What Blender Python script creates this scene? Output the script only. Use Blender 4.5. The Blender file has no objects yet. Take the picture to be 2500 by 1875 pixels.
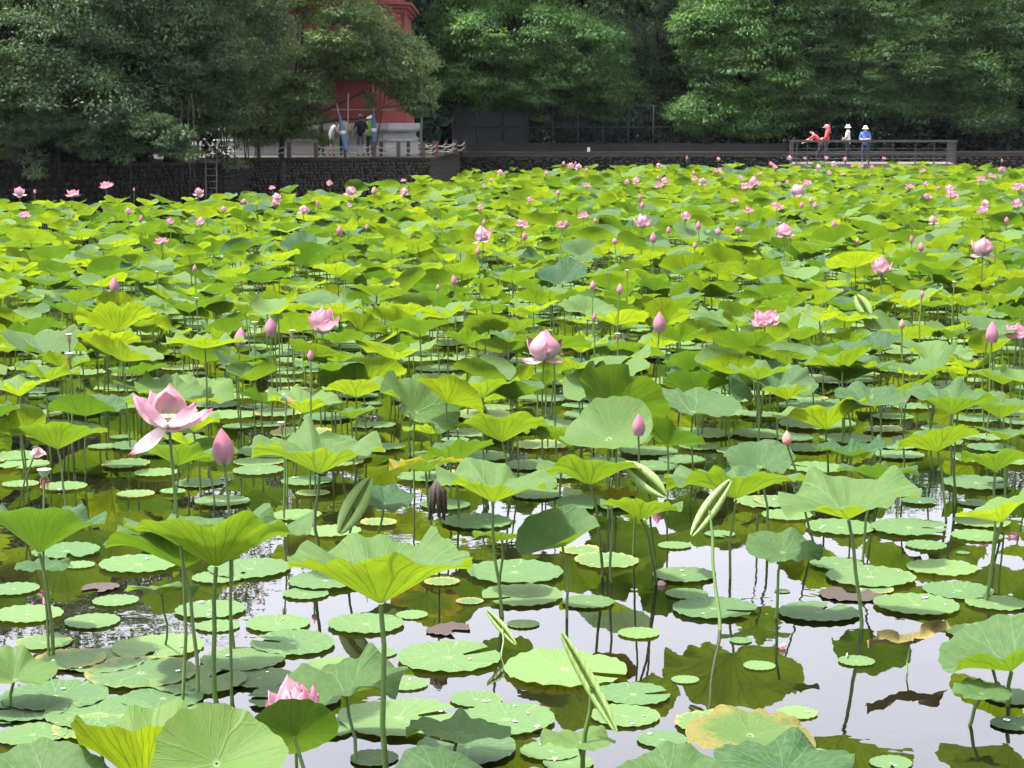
import bpy, bmesh, math, random
import numpy as np
from mathutils import Vector, Matrix

# ------------------------------------------------------------------ camera, sky, sun, exposure
scene = bpy.context.scene
COL = scene.collection
F_PX, CAM_H, PITCH = 4500.0, 2.7, math.radians(8.06)
cam_d = bpy.data.cameras.new("camera")
cam_d.sensor_width = 36.0
cam_d.lens = 36.0 * F_PX / 2500.0
cam_d.clip_start, cam_d.clip_end = 0.1, 2000.0
cam = bpy.data.objects.new("camera", cam_d)
COL.objects.link(cam)
cam.location = (0, 0, CAM_H)
cam.rotation_euler = (math.radians(90) - PITCH, 0, 0)
scene.camera = cam

SUN_EL, SUN_AZ = math.radians(70), math.radians(-95)      # azimuth from +Y (away from the camera) towards +X
world = bpy.data.worlds.new("World")
scene.world = world
world.use_nodes = True
wn, wl = world.node_tree.nodes, world.node_tree.links
bg = wn["Background"]
sky = wn.new("ShaderNodeTexSky")
sky.sky_type = 'NISHITA'
sky.sun_disc = False
sky.sun_elevation = SUN_EL
sky.sun_rotation = SUN_AZ
sky.air_density, sky.dust_density, sky.ozone_density = 1.0, 6.0, 1.0
hs = wn.new("ShaderNodeHueSaturation")          # thin white cloud veil over the whole sky
hs.inputs["Saturation"].default_value = 0.22
wl.new(sky.outputs[0], hs.inputs["Color"])
tint = wn.new("ShaderNodeMix"); tint.data_type = 'RGBA'; tint.blend_type = 'MULTIPLY'
tint.inputs[0].default_value = 1.0
tint.inputs[7].default_value = (1.0, 0.985, 1.04, 1)
wl.new(hs.outputs[0], tint.inputs[6])
wl.new(tint.outputs[2], bg.inputs[0])
bg.inputs[1].default_value = 0.15

sun_d = bpy.data.lights.new("sun", 'SUN')
sun_d.energy, sun_d.angle, sun_d.color = 2.9, math.radians(3.0), (1.0, 0.95, 0.86)
sun = bpy.data.objects.new("sun", sun_d)
COL.objects.link(sun)
sv = Vector((math.sin(SUN_AZ) * math.cos(SUN_EL), math.cos(SUN_AZ) * math.cos(SUN_EL), math.sin(SUN_EL)))
sun.rotation_euler = sv.to_track_quat('Z', 'Y').to_euler()
sun.location = (0, 40, 60)

vs = scene.view_settings
vs.view_transform, vs.look, vs.exposure, vs.gamma = 'Standard', 'None', 2.4, 1.0
vs.use_curve_mapping = False
scene.cycles.use_light_tree = False
scene.cycles.max_bounces = 5
scene.cycles.diffuse_bounces = 2
scene.cycles.transmission_bounces = 4
scene.cycles.use_denoising = True
scene.cycles.use_adaptive_sampling = True
scene.cycles.adaptive_threshold = 0.04

# ------------------------------------------------------------------ picture helpers
FWD = Vector((0, math.cos(PITCH), -math.sin(PITCH)))
UP = Vector((0, math.sin(PITCH), math.cos(PITCH)))
CAM = Vector((0, 0, CAM_H))
S = 2500.0 / 2212.0


def ray(px, py):
    return FWD + Vector((1, 0, 0)) * ((px - 1250) / F_PX) + UP * ((937.5 - py) / F_PX)


def at(px, py, d):
    v = ray(px, py)
    return CAM + v * (d / v.y)


def on_water(px, py, z=0.0):
    v = ray(px, py)
    return CAM + v * ((z - CAM_H) / v.z)


def ppm(p):
    return F_PX / (p - CAM).dot(FWD)


def proj(p):
    q = Vector(p) - CAM
    k = F_PX / q.dot(FWD)
    return 1250 + q.x * k, 937.5 - q.dot(UP) * k


# ------------------------------------------------------------------ object helpers
def tag(o, label=None, cat=None, group=None, kind=None):
    if label: o["label"] = label
    if cat: o["category"] = cat
    if group: o["group"] = group
    if kind: o["kind"] = kind
    return o


def make_mesh(name, V, F, mat=None, attrs=None, smooth=True, mats=None, midx=None):
    V = np.asarray(V, dtype=np.float32).reshape(-1, 3)
    me = bpy.data.meshes.new(name)
    if isinstance(F, np.ndarray):
        k = F.shape[1]
        me.vertices.add(len(V)); me.vertices.foreach_set("co", V.ravel())
        me.loops.add(F.size); me.loops.foreach_set("vertex_index", F.astype(np.int32).ravel())
        me.polygons.add(len(F))
        me.polygons.foreach_set("loop_start", np.arange(0, F.size, k, dtype=np.int32))
        me.update(calc_edges=True)
    else:
        me.from_pydata([tuple(v) for v in V], [], F)
    for an, (typ, arr) in (attrs or {}).items():
        a = me.attributes.new(an, typ, 'POINT')
        arr = np.asarray(arr, dtype=np.float32)
        a.data.foreach_set("vector" if typ == 'FLOAT_VECTOR' else "value", arr.ravel())
    for m in (mats or ([mat] if mat else [])):
        me.materials.append(m)
    if midx is not None:
        me.polygons.foreach_set("material_index", np.asarray(midx, dtype=np.int32))
    me.polygons.foreach_set("use_smooth", np.full(len(me.polygons), bool(smooth)))
    me.update()
    return me


def link(name, me, parent=None, loc=None, rot=None, scale=None):
    o = bpy.data.objects.new(name, me)
    COL.objects.link(o)
    if parent: o.parent = parent
    if loc is not None: o.location = loc
    if rot is not None: o.rotation_euler = rot
    if scale is not None: o.scale = scale if hasattr(scale, "__len__") else (scale,) * 3
    return o


def obj(name, V, F, mat, parent=None, loc=None, rot=None, smooth=True, attrs=None):
    return link(name, make_mesh(name, V, F, mat, attrs, smooth), parent, loc, rot)


def empty(name, loc=(0, 0, 0), rz=0.0):
    o = bpy.data.objects.new(name, None)
    COL.objects.link(o)
    o.location = loc
    o.rotation_euler = (0, 0, rz)
    o.empty_display_size = 0.1
    return o


def join(parts):
    """parts: (V, quads) -> one V, quads"""
    Vs, Fs, n = [], [], 0
    for V, F in parts:
        V = np.asarray(V, dtype=np.float64).reshape(-1, 3)
        Vs.append(V); Fs.append(np.asarray(F, dtype=np.int64) + n); n += len(V)
    return np.vstack(Vs), np.vstack(Fs)


BOXF = np.array([[0, 3, 2, 1], [4, 5, 6, 7], [0, 1, 5, 4], [1, 2, 6, 5], [2, 3, 7, 6], [3, 0, 4, 7]])


def box(x0, x1, y0, y1, z0, z1):
    return np.array([(x0, y0, z0), (x1, y0, z0), (x1, y1, z0), (x0, y1, z0),
                     (x0, y0, z1), (x1, y0, z1), (x1, y1, z1), (x0, y1, z1)], float), BOXF


def tube(path, rad, sides=6, cap=True):
    """path: list of points; rad: number or list. Quads (caps by a collapsed ring)."""
    P = np.array([tuple(p) for p in path], float)
    n = len(P)
    R = np.full(n, rad, float) if np.isscalar(rad) else np.array(rad, float)
    T = np.gradient(P, axis=0)
    T /= np.linalg.norm(T, axis=1)[:, None] + 1e-9
    ref = np.array([0.0, 0, 1]) if abs(T[:, 2].mean()) < 0.8 else np.array([1.0, 0, 0])
    A = np.cross(T, ref); A /= np.linalg.norm(A, axis=1)[:, None] + 1e-9
    B = np.cross(T, A)
    if cap:
        P = np.vstack([P[:1], P, P[-1:]]); R = np.concatenate([[R[0] * .02], R, [R[-1] * .02]])
        A = np.vstack([A[:1], A, A[-1:]]); B = np.vstack([B[:1], B, B[-1:]])
        n += 2
    th = np.arange(sides) * 2 * np.pi / sides
    V = P[:, None, :] + R[:, None, None] * (np.cos(th)[None, :, None] * A[:, None, :] + np.sin(th)[None, :, None] * B[:, None, :])
    i = np.arange(n - 1)[:, None]; j = np.arange(sides)[None, :]
    j2 = (j + 1) % sides
    F = np.stack([i * sides + j, i * sides + j2, (i + 1) * sides + j2, (i + 1) * sides + j], -1).reshape(-1, 4)
    return V.reshape(-1, 3), F


def lathe(profile, sides=14, mod=None):
    pr = np.array(profile, float)
    th = np.arange(sides) * 2 * np.pi / sides
    rr = pr[:, 0][:, None] * (np.ones(sides)[None] if mod is None else mod(th)[None])
    V = np.stack([rr * np.cos(th), rr * np.sin(th), np.repeat(pr[:, 1][:, None], sides, 1)], -1)
    n = len(pr)
    i = np.arange(n - 1)[:, None]; j = np.arange(sides)[None, :]; j2 = (j + 1) % sides
    F = np.stack([i * sides + j, i * sides + j2, (i + 1) * sides + j2, (i + 1) * sides + j], -1).reshape(-1, 4)
    return V.reshape(-1, 3), F


def prism(poly, z0, z1):
    """closed prism of a convex polygon, as python faces"""
    n = len(poly)
    V = [(x, y, z0) for x, y in poly] + [(x, y, z1) for x, y in poly]
    F = [tuple(range(n - 1, -1, -1)), tuple(range(n, 2 * n))] + [(i, (i + 1) % n, n + (i + 1) % n, n + i) for i in range(n)]
    return V, F


# ------------------------------------------------------------------ node helpers
class NT:
    def __init__(self, name):
        self.m = bpy.data.materials.new(name)
        self.m.use_nodes = True
        self.t = self.m.node_tree
        self.t.nodes.clear()
        self.out = self.t.nodes.new("ShaderNodeOutputMaterial")

    def n(self, typ, **kw):
        nd = self.t.nodes.new(typ)
        for k, v in kw.items(): setattr(nd, k, v)
        return nd

    def put(self, sock, v):
        if v is None: return
        if isinstance(v, bpy.types.NodeSocket): self.t.links.new(v, sock)
        elif hasattr(v, "__len__") and len(v) == 3 and sock.type == 'RGBA': sock.default_value = (*v, 1)
        else: sock.default_value = v

    def math(self, op, a, b=None, c=None, clamp=False):
        nd = self.n("ShaderNodeMath", operation=op, use_clamp=clamp)
        for s, v in zip(nd.inputs, (a, b, c)): self.put(s, v)
        return nd.outputs[0]

    def mix(self, f, a, b, mode='MIX'):
        nd = self.n("ShaderNodeMix", data_type='RGBA', blend_type=mode)
        self.put(nd.inputs[0], f); self.put(nd.inputs[6], a); self.put(nd.inputs[7], b)
        return nd.outputs[2]

    def noise(self, scale, detail=2.0, vec=None, rough=0.5, out=0):
        nd = self.n("ShaderNodeTexNoise")
        nd.inputs["Scale"].default_value = scale; nd.inputs["Detail"].default_value = detail
        nd.inputs["Roughness"].default_value = rough
        if vec is not None: self.put(nd.inputs["Vector"], vec)
        return nd.outputs[out]

    def ramp(self, f, *stops):
        nd = self.n("ShaderNodeValToRGB")
        el = nd.color_ramp.elements
        while len(el) < len(stops): el.new(0.5)
        for e, (p, c) in zip(el, stops):
            e.position = p; e.color = (*c, 1) if len(c) == 3 else c
        self.put(nd.inputs[0], f)
        return nd.outputs[0]

    def step(self, v, lo, hi):
        nd = self.n("ShaderNodeMapRange", interpolation_type='SMOOTHSTEP')
        self.put(nd.inputs[0], v); self.put(nd.inputs[1], lo); self.put(nd.inputs[2], hi)
        return nd.outputs[0]

    def attr(self, name, out="Fac"):
        nd = self.n("ShaderNodeAttribute"); nd.attribute_name = name
        return nd.outputs[out]

    def bump(self, h, strength=0.3, dist=0.02):
        nd = self.n("ShaderNodeBump")
        nd.inputs["Strength"].default_value = strength; nd.inputs["Distance"].default_value = dist
        self.put(nd.inputs["Height"], h)
        return nd.outputs[0]

    def princ(self, col, rough=0.6, normal=None, spec=0.4, metal=0.0):
        nd = self.n("ShaderNodeBsdfPrincipled")
        self.put(nd.inputs["Base Color"], col); self.put(nd.inputs["Roughness"], rough)
        self.put(nd.inputs["Specular IOR Level"], spec); self.put(nd.inputs["Metallic"], metal)
        self.put(nd.inputs["Normal"], normal)
        return nd

    def done(self, sh):
        self.t.links.new(sh if isinstance(sh, bpy.types.NodeSocket) else sh.outputs[0], self.out.inputs[0])
        return self.m


def plain(name, col, rough=0.7, var=0.25, scale=8.0, bump=0.15, metal=0.0):
    t = NT(name)
    col = tuple(c * .72 for c in col)
    tc = t.n("ShaderNodeTexCoord").outputs["Object"]
    f = t.noise(scale, 4, tc)
    c = t.mix(f, tuple(x * (1 - var) for x in col), tuple(min(1, x * (1 + var)) for x in col))
    return t.done(t.princ(c, rough, t.bump(t.noise(scale * 4, 3, tc), bump, 0.01), metal=metal))


def leaf_material(name, top_a, top_b, under, trans, floating=False):
    kk_ = .66 if not floating else .58
    top_a, top_b, under, trans = (tuple(c * kk_ for c in q_) for q_ in (top_a, top_b, under, trans))
    """lotus leaf: glaucous upper side, paler yellow-green lower side, forked radial veins, light comes through the blade"""
    t = NT(name)
    lc = t.attr("lc", "Vector")
    wob = t.n("ShaderNodeVectorMath", operation='MULTIPLY_ADD')
    nz = t.n("ShaderNodeTexNoise"); nz.inputs["Scale"].default_value = 3.0
    t.put(nz.inputs["Vector"], lc)
    t.put(wob.inputs[0], nz.outputs["Color"]); wob.inputs[1].default_value = (.11, .11, 0); t.put(wob.inputs[2], lc)
    sep = t.n("ShaderNodeSeparateXYZ"); t.put(sep.inputs[0], wob.outputs[0])
    x = t.math('SUBTRACT', sep.outputs[0], .055); y = t.math('SUBTRACT', sep.outputs[1], .055)
    r = t.math('SQRT', t.math('ADD', t.math('MULTIPLY', x, x), t.math('MULTIPLY', y, y)))
    N = 21.0
    ang = t.math('ARCTAN2', y, x)
    th = t.math('ADD', t.math('MULTIPLY', ang, N / (2 * math.pi)), t.math('ADD', t.math('MULTIPLY', t.math('SINE', t.math('MULTIPLY', ang, 3.0)), .45), t.math('MULTIPLY', t.math('SINE', t.math('ADD', t.math('MULTIPLY', ang, 7.0), 1.0)), .22)))
    tt = t.math('ABSOLUTE', t.math('SUBTRACT', t.math('FRACT', th), 0.5))
    s1 = t.math('MINIMUM', t.math('MAXIMUM', t.math('MULTIPLY', t.math('SUBTRACT', r, .40), .6), 0.0), .22)
    d1 = t.math('MULTIPLY', t.math('MULTIPLY', t.math('ABSOLUTE', t.math('SUBTRACT', tt, s1)), 2 * math.pi / N), r)
    s2 = t.math('MINIMUM', t.math('MAXIMUM', t.math('MULTIPLY', t.math('SUBTRACT', r, .70), .8), 0.0), .2)
    d2 = t.math('MULTIPLY', t.math('MULTIPLY', t.math('ABSOLUTE', t.math('SUBTRACT', tt, t.math('ADD', s1, s2))), 2 * math.pi / N), r)
    v1 = t.math('SUBTRACT', 1.0, t.step(d1, .003, .014))
    v2 = t.math('MULTIPLY', t.math('SUBTRACT', 1.0, t.step(d2, .002, .009)), .6)
    vein = t.math('MAXIMUM', v1, v2)
    rnd = t.n("ShaderNodeObjectInfo").outputs["Random"]
    tv = t.math('ADD', t.attr("tint"), t.math('MULTIPLY', t.math('SUBTRACT', rnd, .5), .5), clamp=True)
    mott = t.noise(9.0, 5, lc, .65)
    top = t.mix(tv, top_a, top_b)
    top = t.mix(t.math('MULTIPLY', t.step(mott, .38, .70), .38), top, tuple(c * 1.2 for c in top_b))
    hub = t.math('SUBTRACT', 1.0, t.step(r, .03, .10))
    top = t.mix(t.math('MULTIPLY', hub, .6), top, (.20, .28, .14))
    und = t.mix(tv, under, (under[0] * 1.7, under[1] * 1.4, under[2]))
    und = t.mix(t.math('MULTIPLY', vein, .62), und, (.03, .06, .008))
    trn = t.mix(t.math('POWER', tv, 1.55), trans, (trans[0] * 3.7, trans[1] * 2.4, trans[2]))
    trn = t.mix(t.math('MULTIPLY', t.step(t.noise(2.2, 4, lc, .6), .35, .75), .45), trn, tuple(c * .62 for c in trans))
    trn = t.mix(t.math('MULTIPLY', vein, .62), trn, (.025, .06, .005))
    trn = t.mix(t.math('MULTIPLY', t.step(t.noise(22.0, 3, lc), .45, .8), .18), trn, (.09, .16, .006))
    top = t.mix(t.math('MULTIPLY', vein, .22), top, (.13, .22, .10))
    # age: yellow and brown at the rim of old leaves
    age = t.attr("age")
    rimn = t.math('ADD', r, t.math('MULTIPLY', t.math('SUBTRACT', t.noise(5.0, 4, lc), .5), .9))
    old = t.math('MULTIPLY', t.step(rimn, t.math('SUBTRACT', 1.15, age), t.math('SUBTRACT', 1.45, age)), t.math('GREATER_THAN', age, .02))
    brn = t.math('MULTIPLY', t.math('MULTIPLY', t.step(t.noise(16.0, 4, lc), .57, .66), t.math('ADD', .15, t.math('MULTIPLY', r, .8))), t.step(age, .15, .7))
    ycol, bcol = (.17, .14, .04), (.10, .055, .022)
    top = t.mix(t.math('MULTIPLY', old, .75), top, ycol); top = t.mix(brn, top, bcol)
    und = t.mix(old, und, (.14, .11, .008)); und = t.mix(brn, und, bcol)
    trn = t.mix(old, trn, (.16, .13, .004)); trn = t.mix(brn, trn, bcol)
    back = t.n("ShaderNodeNewGeometry").outputs["Backfacing"]     # lower side of the blade
    dcol = t.mix(back, top, und)
    bmp = t.bump(t.math('ADD', t.math('MULTIPLY', vein, .7), t.math('MULTIPLY', t.noise(14.0, 3, lc), .35)), .35, .012)
    df = t.princ(dcol, .55 if not floating else .48, bmp, .10)
    tl = t.n("ShaderNodeBsdfTranslucent"); t.put(tl.inputs[0], trn)
    ms = t.n("ShaderNodeMixShader"); ms.inputs[0].default_value = .50 if not floating else .12
    t.t.links.new(df.outputs[0], ms.inputs[1]); t.t.links.new(tl.outputs[0], ms.inputs[2])
    return t.done(ms.outputs[0])


def foliage_material(name, a, b, trans, tw=.4, gloss=.55):
    a, b, trans = (tuple(c * .98 for c in q_) for q_ in (a, b, trans)); gloss *= .28
    t = NT(name)
    tv = t.attr("tint")
    rnd = t.n("ShaderNodeNewGeometry").outputs["Random Per Island"]
    f = t.math('ADD', t.math('MULTIPLY', tv, .75), t.math('MULTIPLY', rnd, .25))
    c = t.mix(f, a, b)
    df = t.princ(c, .42, None, gloss)
    tl = t.n("ShaderNodeBsdfTranslucent"); t.put(tl.inputs[0], t.mix(f, tuple(x * .8 for x in trans), trans))
    ms = t.n("ShaderNodeMixShader"); ms.inputs[0].default_value = tw
    t.t.links.new(df.outputs[0], ms.inputs[1]); t.t.links.new(tl.outputs[0], ms.inputs[2])
    return t.done(ms.outputs[0])


M = {}
M['leaf'] = leaf_material("lotus_leaf", (.026, .078, .040), (.120, .208, .055), (.046, .092, .012), (.068, .142, .008))
M['pad'] = leaf_material("floating_pad", (.052, .112, .048), (.112, .190, .060), (.08, .14, .03), (.12, .22, .015), True)
M['stem'] = plain("lotus_stem", (.085, .15, .03), .5, .35, 20, .1)
t = NT("rolled_leaf")
tc = t.n("ShaderNodeTexCoord").outputs["Object"]
wv = t.n("ShaderNodeTexWave"); wv.inputs["Scale"].default_value = 14; wv.inputs["Distortion"].default_value = 3; t.put(wv.inputs["Vector"], tc)
c = t.mix(t.noise(6, 3, tc), (.095, .175, .040), (.19, .26, .085))
c = t.mix(t.math('MULTIPLY', t.step(wv.outputs[1], .62, .95), .22), c, (.16, .26, .05))
df = t.princ(c, .5, t.bump(wv.outputs[1], .2, .008), .3)
tl = t.n("ShaderNodeBsdfTranslucent"); tl.inputs[0].default_value = (.3, .38, .05, 1)
ms = t.n("ShaderNodeMixShader"); ms.inputs[0].default_value = .15
t.t.links.new(df.outputs[0], ms.inputs[1]); t.t.links.new(tl.outputs[0], ms.inputs[2])
M['rolled'] = t.done(ms.outputs[0])

t = NT("lotus_petal")
sv_ = t.attr("lc", "Vector")
sp = t.n("ShaderNodeSeparateXYZ"); t.put(sp.inputs[0], sv_)
rnd = t.n("ShaderNodeObjectInfo").outputs["Random"]
s_ = t.math('ADD', sp.outputs[0], t.math('MULTIPLY', t.math('SUBTRACT', t.noise(6, 2, sv_), .5), .12))
pc = t.ramp(s_, (0.0, (.46, .41, .26)), (.14, (.47, .42, .42)), (.5, (.45, .31, .345)), (.82, (.43, .21, .27)), (1.0, (.40, .14, .22)))
pc = t.mix(t.math('MULTIPLY', sp.outputs[2], .75), pc, t.ramp(s_, (0.0, (.22, .19, .13)), (.3, (.27, .13, .155)), (1.0, (.27, .065, .125))))
strk = t.n("ShaderNodeTexWave"); strk.bands_direction = 'Y'; strk.inputs["Scale"].default_value = 5.5; strk.inputs["Distortion"].default_value = 1.2
t.put(strk.inputs["Vector"], sv_)
pc = t.mix(t.math('MULTIPLY', strk.outputs[1], .07), pc, (.40, .18, .26))
df = t.princ(pc, .5, None, .25)
tl = t.n("ShaderNodeBsdfTranslucent"); t.put(tl.inputs[0], t.mix(.35, pc, (.58, .28, .34)))
ms = t.n("ShaderNodeMixShader"); ms.inputs[0].default_value = .42
t.t.links.new(df.outputs[0], ms.inputs[1]); t.t.links.new(tl.outputs[0], ms.inputs[2])
M['petal'] = t.done(ms.outputs[0])
M['stamen'] = plain("stamen", (.70, .50, .10), .6, .2, 30)
M['pod'] = plain("seed_pod", (.33, .45, .27), .6, .2, 25)
M['dry'] = plain("withered", (.030, .020, .014), .85, .4, 25, .5)
M['drypink'] = plain("withered_pink", (.40, .17, .14), .8, .3, 25, .4)
M['drop'] = NT("water_drop").m
t = NT("water_drop"); M['drop'] = t.done(t.princ((.82, .84, .86), .06, None, .5, .85))

# water: dark pond with a mirror surface, small ripples in patches
t = NT("pond_water")
geo = t.n("ShaderNodeNewGeometry").outputs["Position"]
mp = t.n("ShaderNodeMapping"); mp.inputs["Scale"].default_value = (1.0, 1.0, 1.0); t.put(mp.inputs[0], geo)
fine = t.noise(5.5, 2.0, mp.outputs[0]); wide = t.noise(1.1, 1.0, mp.outputs[0])
patch = t.step(t.noise(.55, 2, mp.outputs[0]), .50, .68)
h = t.math('ADD', t.math('MULTIPLY', fine, t.math('ADD', .08, t.math('MULTIPLY', patch, .55))), t.math('MULTIPLY', wide, .30))
bmp = t.n("ShaderNodeBump"); bmp.inputs["Strength"].default_value = .11; bmp.inputs["Distance"].default_value = .045
t.put(bmp.inputs["Height"], h)
wc = t.mix(t.noise(.8, 3, geo), (.003, .0025, .0015), (.006, .005, .0025))
wp = t.princ(wc, .012, bmp.outputs[0], .5)
wp.inputs["IOR"].default_value = 1.95
M['water'] = t.done(wp)

M['soil'] = plain("bank_soil", (.012, .011, .008), .95, .5, 1.2, .6)
M['path'] = plain("mossy_path", (.050, .048, .034), .9, .4, 2.0, .3)
M['moss'] = plain("moss", (.022, .027, .009), .95, .5, 5.0, .6)
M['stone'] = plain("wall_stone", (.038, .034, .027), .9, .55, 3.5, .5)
M['shaded_stone'] = plain('shaded_stone', (.007, .0065, .0055), .9, .55, 3.5, .5)  # darker copy of the wall stone; bank shade is put into its colour
M['mortar'] = plain("wall_mortar", (.003, .003, .0025), .95, .4, 4.0, .5)
M['coping'] = plain("coping_stone", (.015, .0145, .012), .9, .4, 3.0, .4)
M['red'] = plain("red_plaster", (.24, .042, .046), .85, .30, .9, .1)
M['plinth'] = plain("grey_stone", (.36, .36, .375), .8, .10, 2.2, .15)
M['white'] = plain("white_plaster", (.58, .58, .58), .8, .12, 3.0, .1)
M['tile'] = plain("roof_tile", (.16, .13, .11), .7, .3, 6.0, .3)
M['trunk'] = plain("bark", (.028, .024, .020), .95, .4, 5.0, .8)
M['trunk_pale'] = plain("pale_bark", (.055, .050, .040), .9, .4, 5.0, .6)
M['post'] = plain("wooden_post", (.075, .055, .045), .85, .4, 9.0, .4)
M['post_red'] = plain("reddish_post", (.20, .075, .060), .8, .3, 9.0, .3)
M['post_pale'] = plain("pale_post_face", (.20, .18, .16), .85, .3, 9.0, .3)
M['rope'] = plain("rope", (.36, .34, .30), .9, .2, 40, .4)
M['metal'] = plain("grey_metal", (.13, .135, .14), .45, .15, 6, .05, .3)
M['darkmetal'] = plain("dark_metal", (.055, .065, .075), .5, .2, 6, .05, .2)
M['rail'] = plain("weathered_rail", (.036, .035, .035), .7, .2, 5, .2)
M['deck'] = plain("deck_wood", (.10, .085, .075), .85, .3, 4, .3)
M['bamboo'] = plain("bamboo_pole", (.30, .27, .20), .6, .3, 7, .1)
M['blue'] = plain("blue_cloth", (.07, .13, .24), .8, .25, 9, .2)
M['palecloth'] = plain("pale_cloth", (.58, .60, .64), .85, .2, 9, .2)
M['mesh'] = plain("dark_green_panel", (.006, .011, .014), .7, .3, 2, .1)
M['parapet'] = plain("low_wall", (.010, .010, .009), .9, .4, 1.5, .4)
M['sign'] = plain("white_sign", (.70, .70, .68), .6, .05)
for nm, col in dict(skin=(.46, .27, .19), hair=(.018, .014, .012), black=(.016, .016, .018), lime=(.30, .66, .10), white=(.66, .66, .64), grey=(.17, .165, .16),
                    navy=(.02, .024, .045), redc=(.40, .05, .055), pinkc=(.70, .34, .38), bluec=(.05, .13, .42), beige=(.50, .44, .34), cap=(.16, .18, .22),
                    palegrey=(.40, .40, .40), pale=(.55, .52, .48), shoe=(.05, .05, .05)).items():
    M['c_' + nm] = plain("cloth_" + nm if nm not in ('skin', 'hair') else nm, col, .85 if nm != 'skin' else .55, .15, 20, .1)

# ------------------------------------------------------------------ the setting: water, ground, banks
rnd = random.Random(7)
nrg = np.random.default_rng(11)
SHORE = [(-70, 52), (-30, 57.5), (-13.5, 63), (-10.3, 65.8), (-10.25, 71.9), (-3.35, 73), (-2.6, 90), (24, 90), (70, 90)]
POND = SHORE + [(70, 2.2), (-70, 2.2)]
wo = obj("pond_water", [(-75, -3, 0), (75, -3, 0), (75, 95, 0), (-75, 95, 0)], [(0, 1, 2, 3)], M['water'])
tag(wo, kind="structure")
GZ = 1.30
inner = [(x, y, GZ) for x, y in POND]
big = 900.0
outer = []
for x, y in POND:
    a = math.atan2(y - 45, x)
    outer.append((big * math.cos(a), 45 + big * math.sin(a), GZ))
n = len(inner)
gV = inner + outer + [(x, y, -1.2) for x, y in POND]
gF = [(i, (i + 1) % n, n + (i + 1) % n, n + i) for i in range(n)] + [((i + 1) % n, i, 2 * n + i, 2 * n + (i + 1) % n) for i in range(n)]
gF = [tuple(reversed(f)) for f in gF]
gF += [tuple(2 * n + i for i in range(n - 1, -1, -1))]
go = obj("ground", gV, gF, M['soil'], smooth=False)
tag(go, kind="structure")

pw = obj("path", [(-10.15, 72.15, 1.345), (-3.5, 73.15, 1.345), (-2.9, 78.2, 1.345), (-2.2, 96, 1.345), (-12.5, 96, 1.345), (-13.2, 72, 1.345)],
         [(0, 1, 2, 3, 4, 5)], M['path'])
tag(pw, kind="structure")

# retaining walls with cobbles
cob_me = None


def cobble_field(a, b, z0, z1, size, seed, flat=1.0, off=.04):
    g = np.random.default_rng(seed)
    a, b = np.array(a, float), np.array(b, float)
    L = np.linalg.norm(b - a); u = (b - a) / L; nrm = np.array([u[1], -u[0]])
    parts = []
    row, z = 0, z0
    sphere_t = lathe([(.02, -1), (.62, -.74), (.98, -.15), (.85, .5), (.4, .92), (.02, 1)], 7)
    while z < z1:
        hh = size * g.uniform(.75, 1.1) / flat
        s = g.uniform(0, size)
        while s < L:
            w = size * g.uniform(.7, 1.5)
            if g.random() < .93:
                V = sphere_t[0].copy()
                V = V * np.array([w * .52, size * .42, hh * .52]) * g.uniform(.85, 1.1, 3)
                ang = g.normal(0, .22)
                ca, sa = math.cos(ang), math.sin(ang)
                X = V[:, 0] * ca - V[:, 2] * sa; Z = V[:, 0] * sa + V[:, 2] * ca
                P = np.stack([a[0] + u[0] * (s + X) + nrm[0] * (V[:, 1] + off), a[1] + u[1] * (s + X) + nrm[1] * (V[:, 1] + off), z + hh / 2 + Z], -1)
                parts.append((P, sphere_t[1]))
            s += w * 1.03
        z += hh
        row += 1
    return join(parts)


def retaining_wall(a, b, top, label, size, seed, flat=1.0, cop=True, stones=True, mat='stone'):
    a2, b2 = Vector(a), Vector(b)
    u = (b2 - a2).normalized(); nr = Vector((u.y, -u.x))
    e = empty("retaining_wall", (a[0], a[1], 0))
    tag(e, label, "wall")
    p = [a2 + nr * .03, b2 + nr * .03, b2 - nr * .35, a2 - nr * .35]
    V, Fc = prism([(q.x - a[0], q.y - a[1]) for q in p], -1.0, top - .08)
    obj("wall_core", V, Fc, M['mortar'], e, smooth=False)
    if stones:
        V, Fc = cobble_field(a, b, -.15, top - .12, size, seed, flat)
        V = V - np.array([a[0], a[1], 0])
        tag(obj("cobbles", V, Fc, M[mat], e), kind="stuff")
    if cop:
        L = (b2 - a2).length
        k = max(1, int(L / 1.1))
        for i in range(k):
            s0, s1 = L * i / k + .012, L * (i + 1) / k - .012
            q = [a2 + u * s0 + nr * .12, a2 + u * s1 + nr * .12, a2 + u * s1 - nr * .36, a2 + u * s0 - nr * .36]
            dz = rnd.uniform(-.012, .012)
            V, Fc = prism([(w.x - a[0], w.y - a[1]) for w in q], top - .075 + dz, top + .03 + dz)
            obj("coping_stone", V, Fc, M['coping'] if i % 3 else M['moss'], e, smooth=False)
    return e


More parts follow.
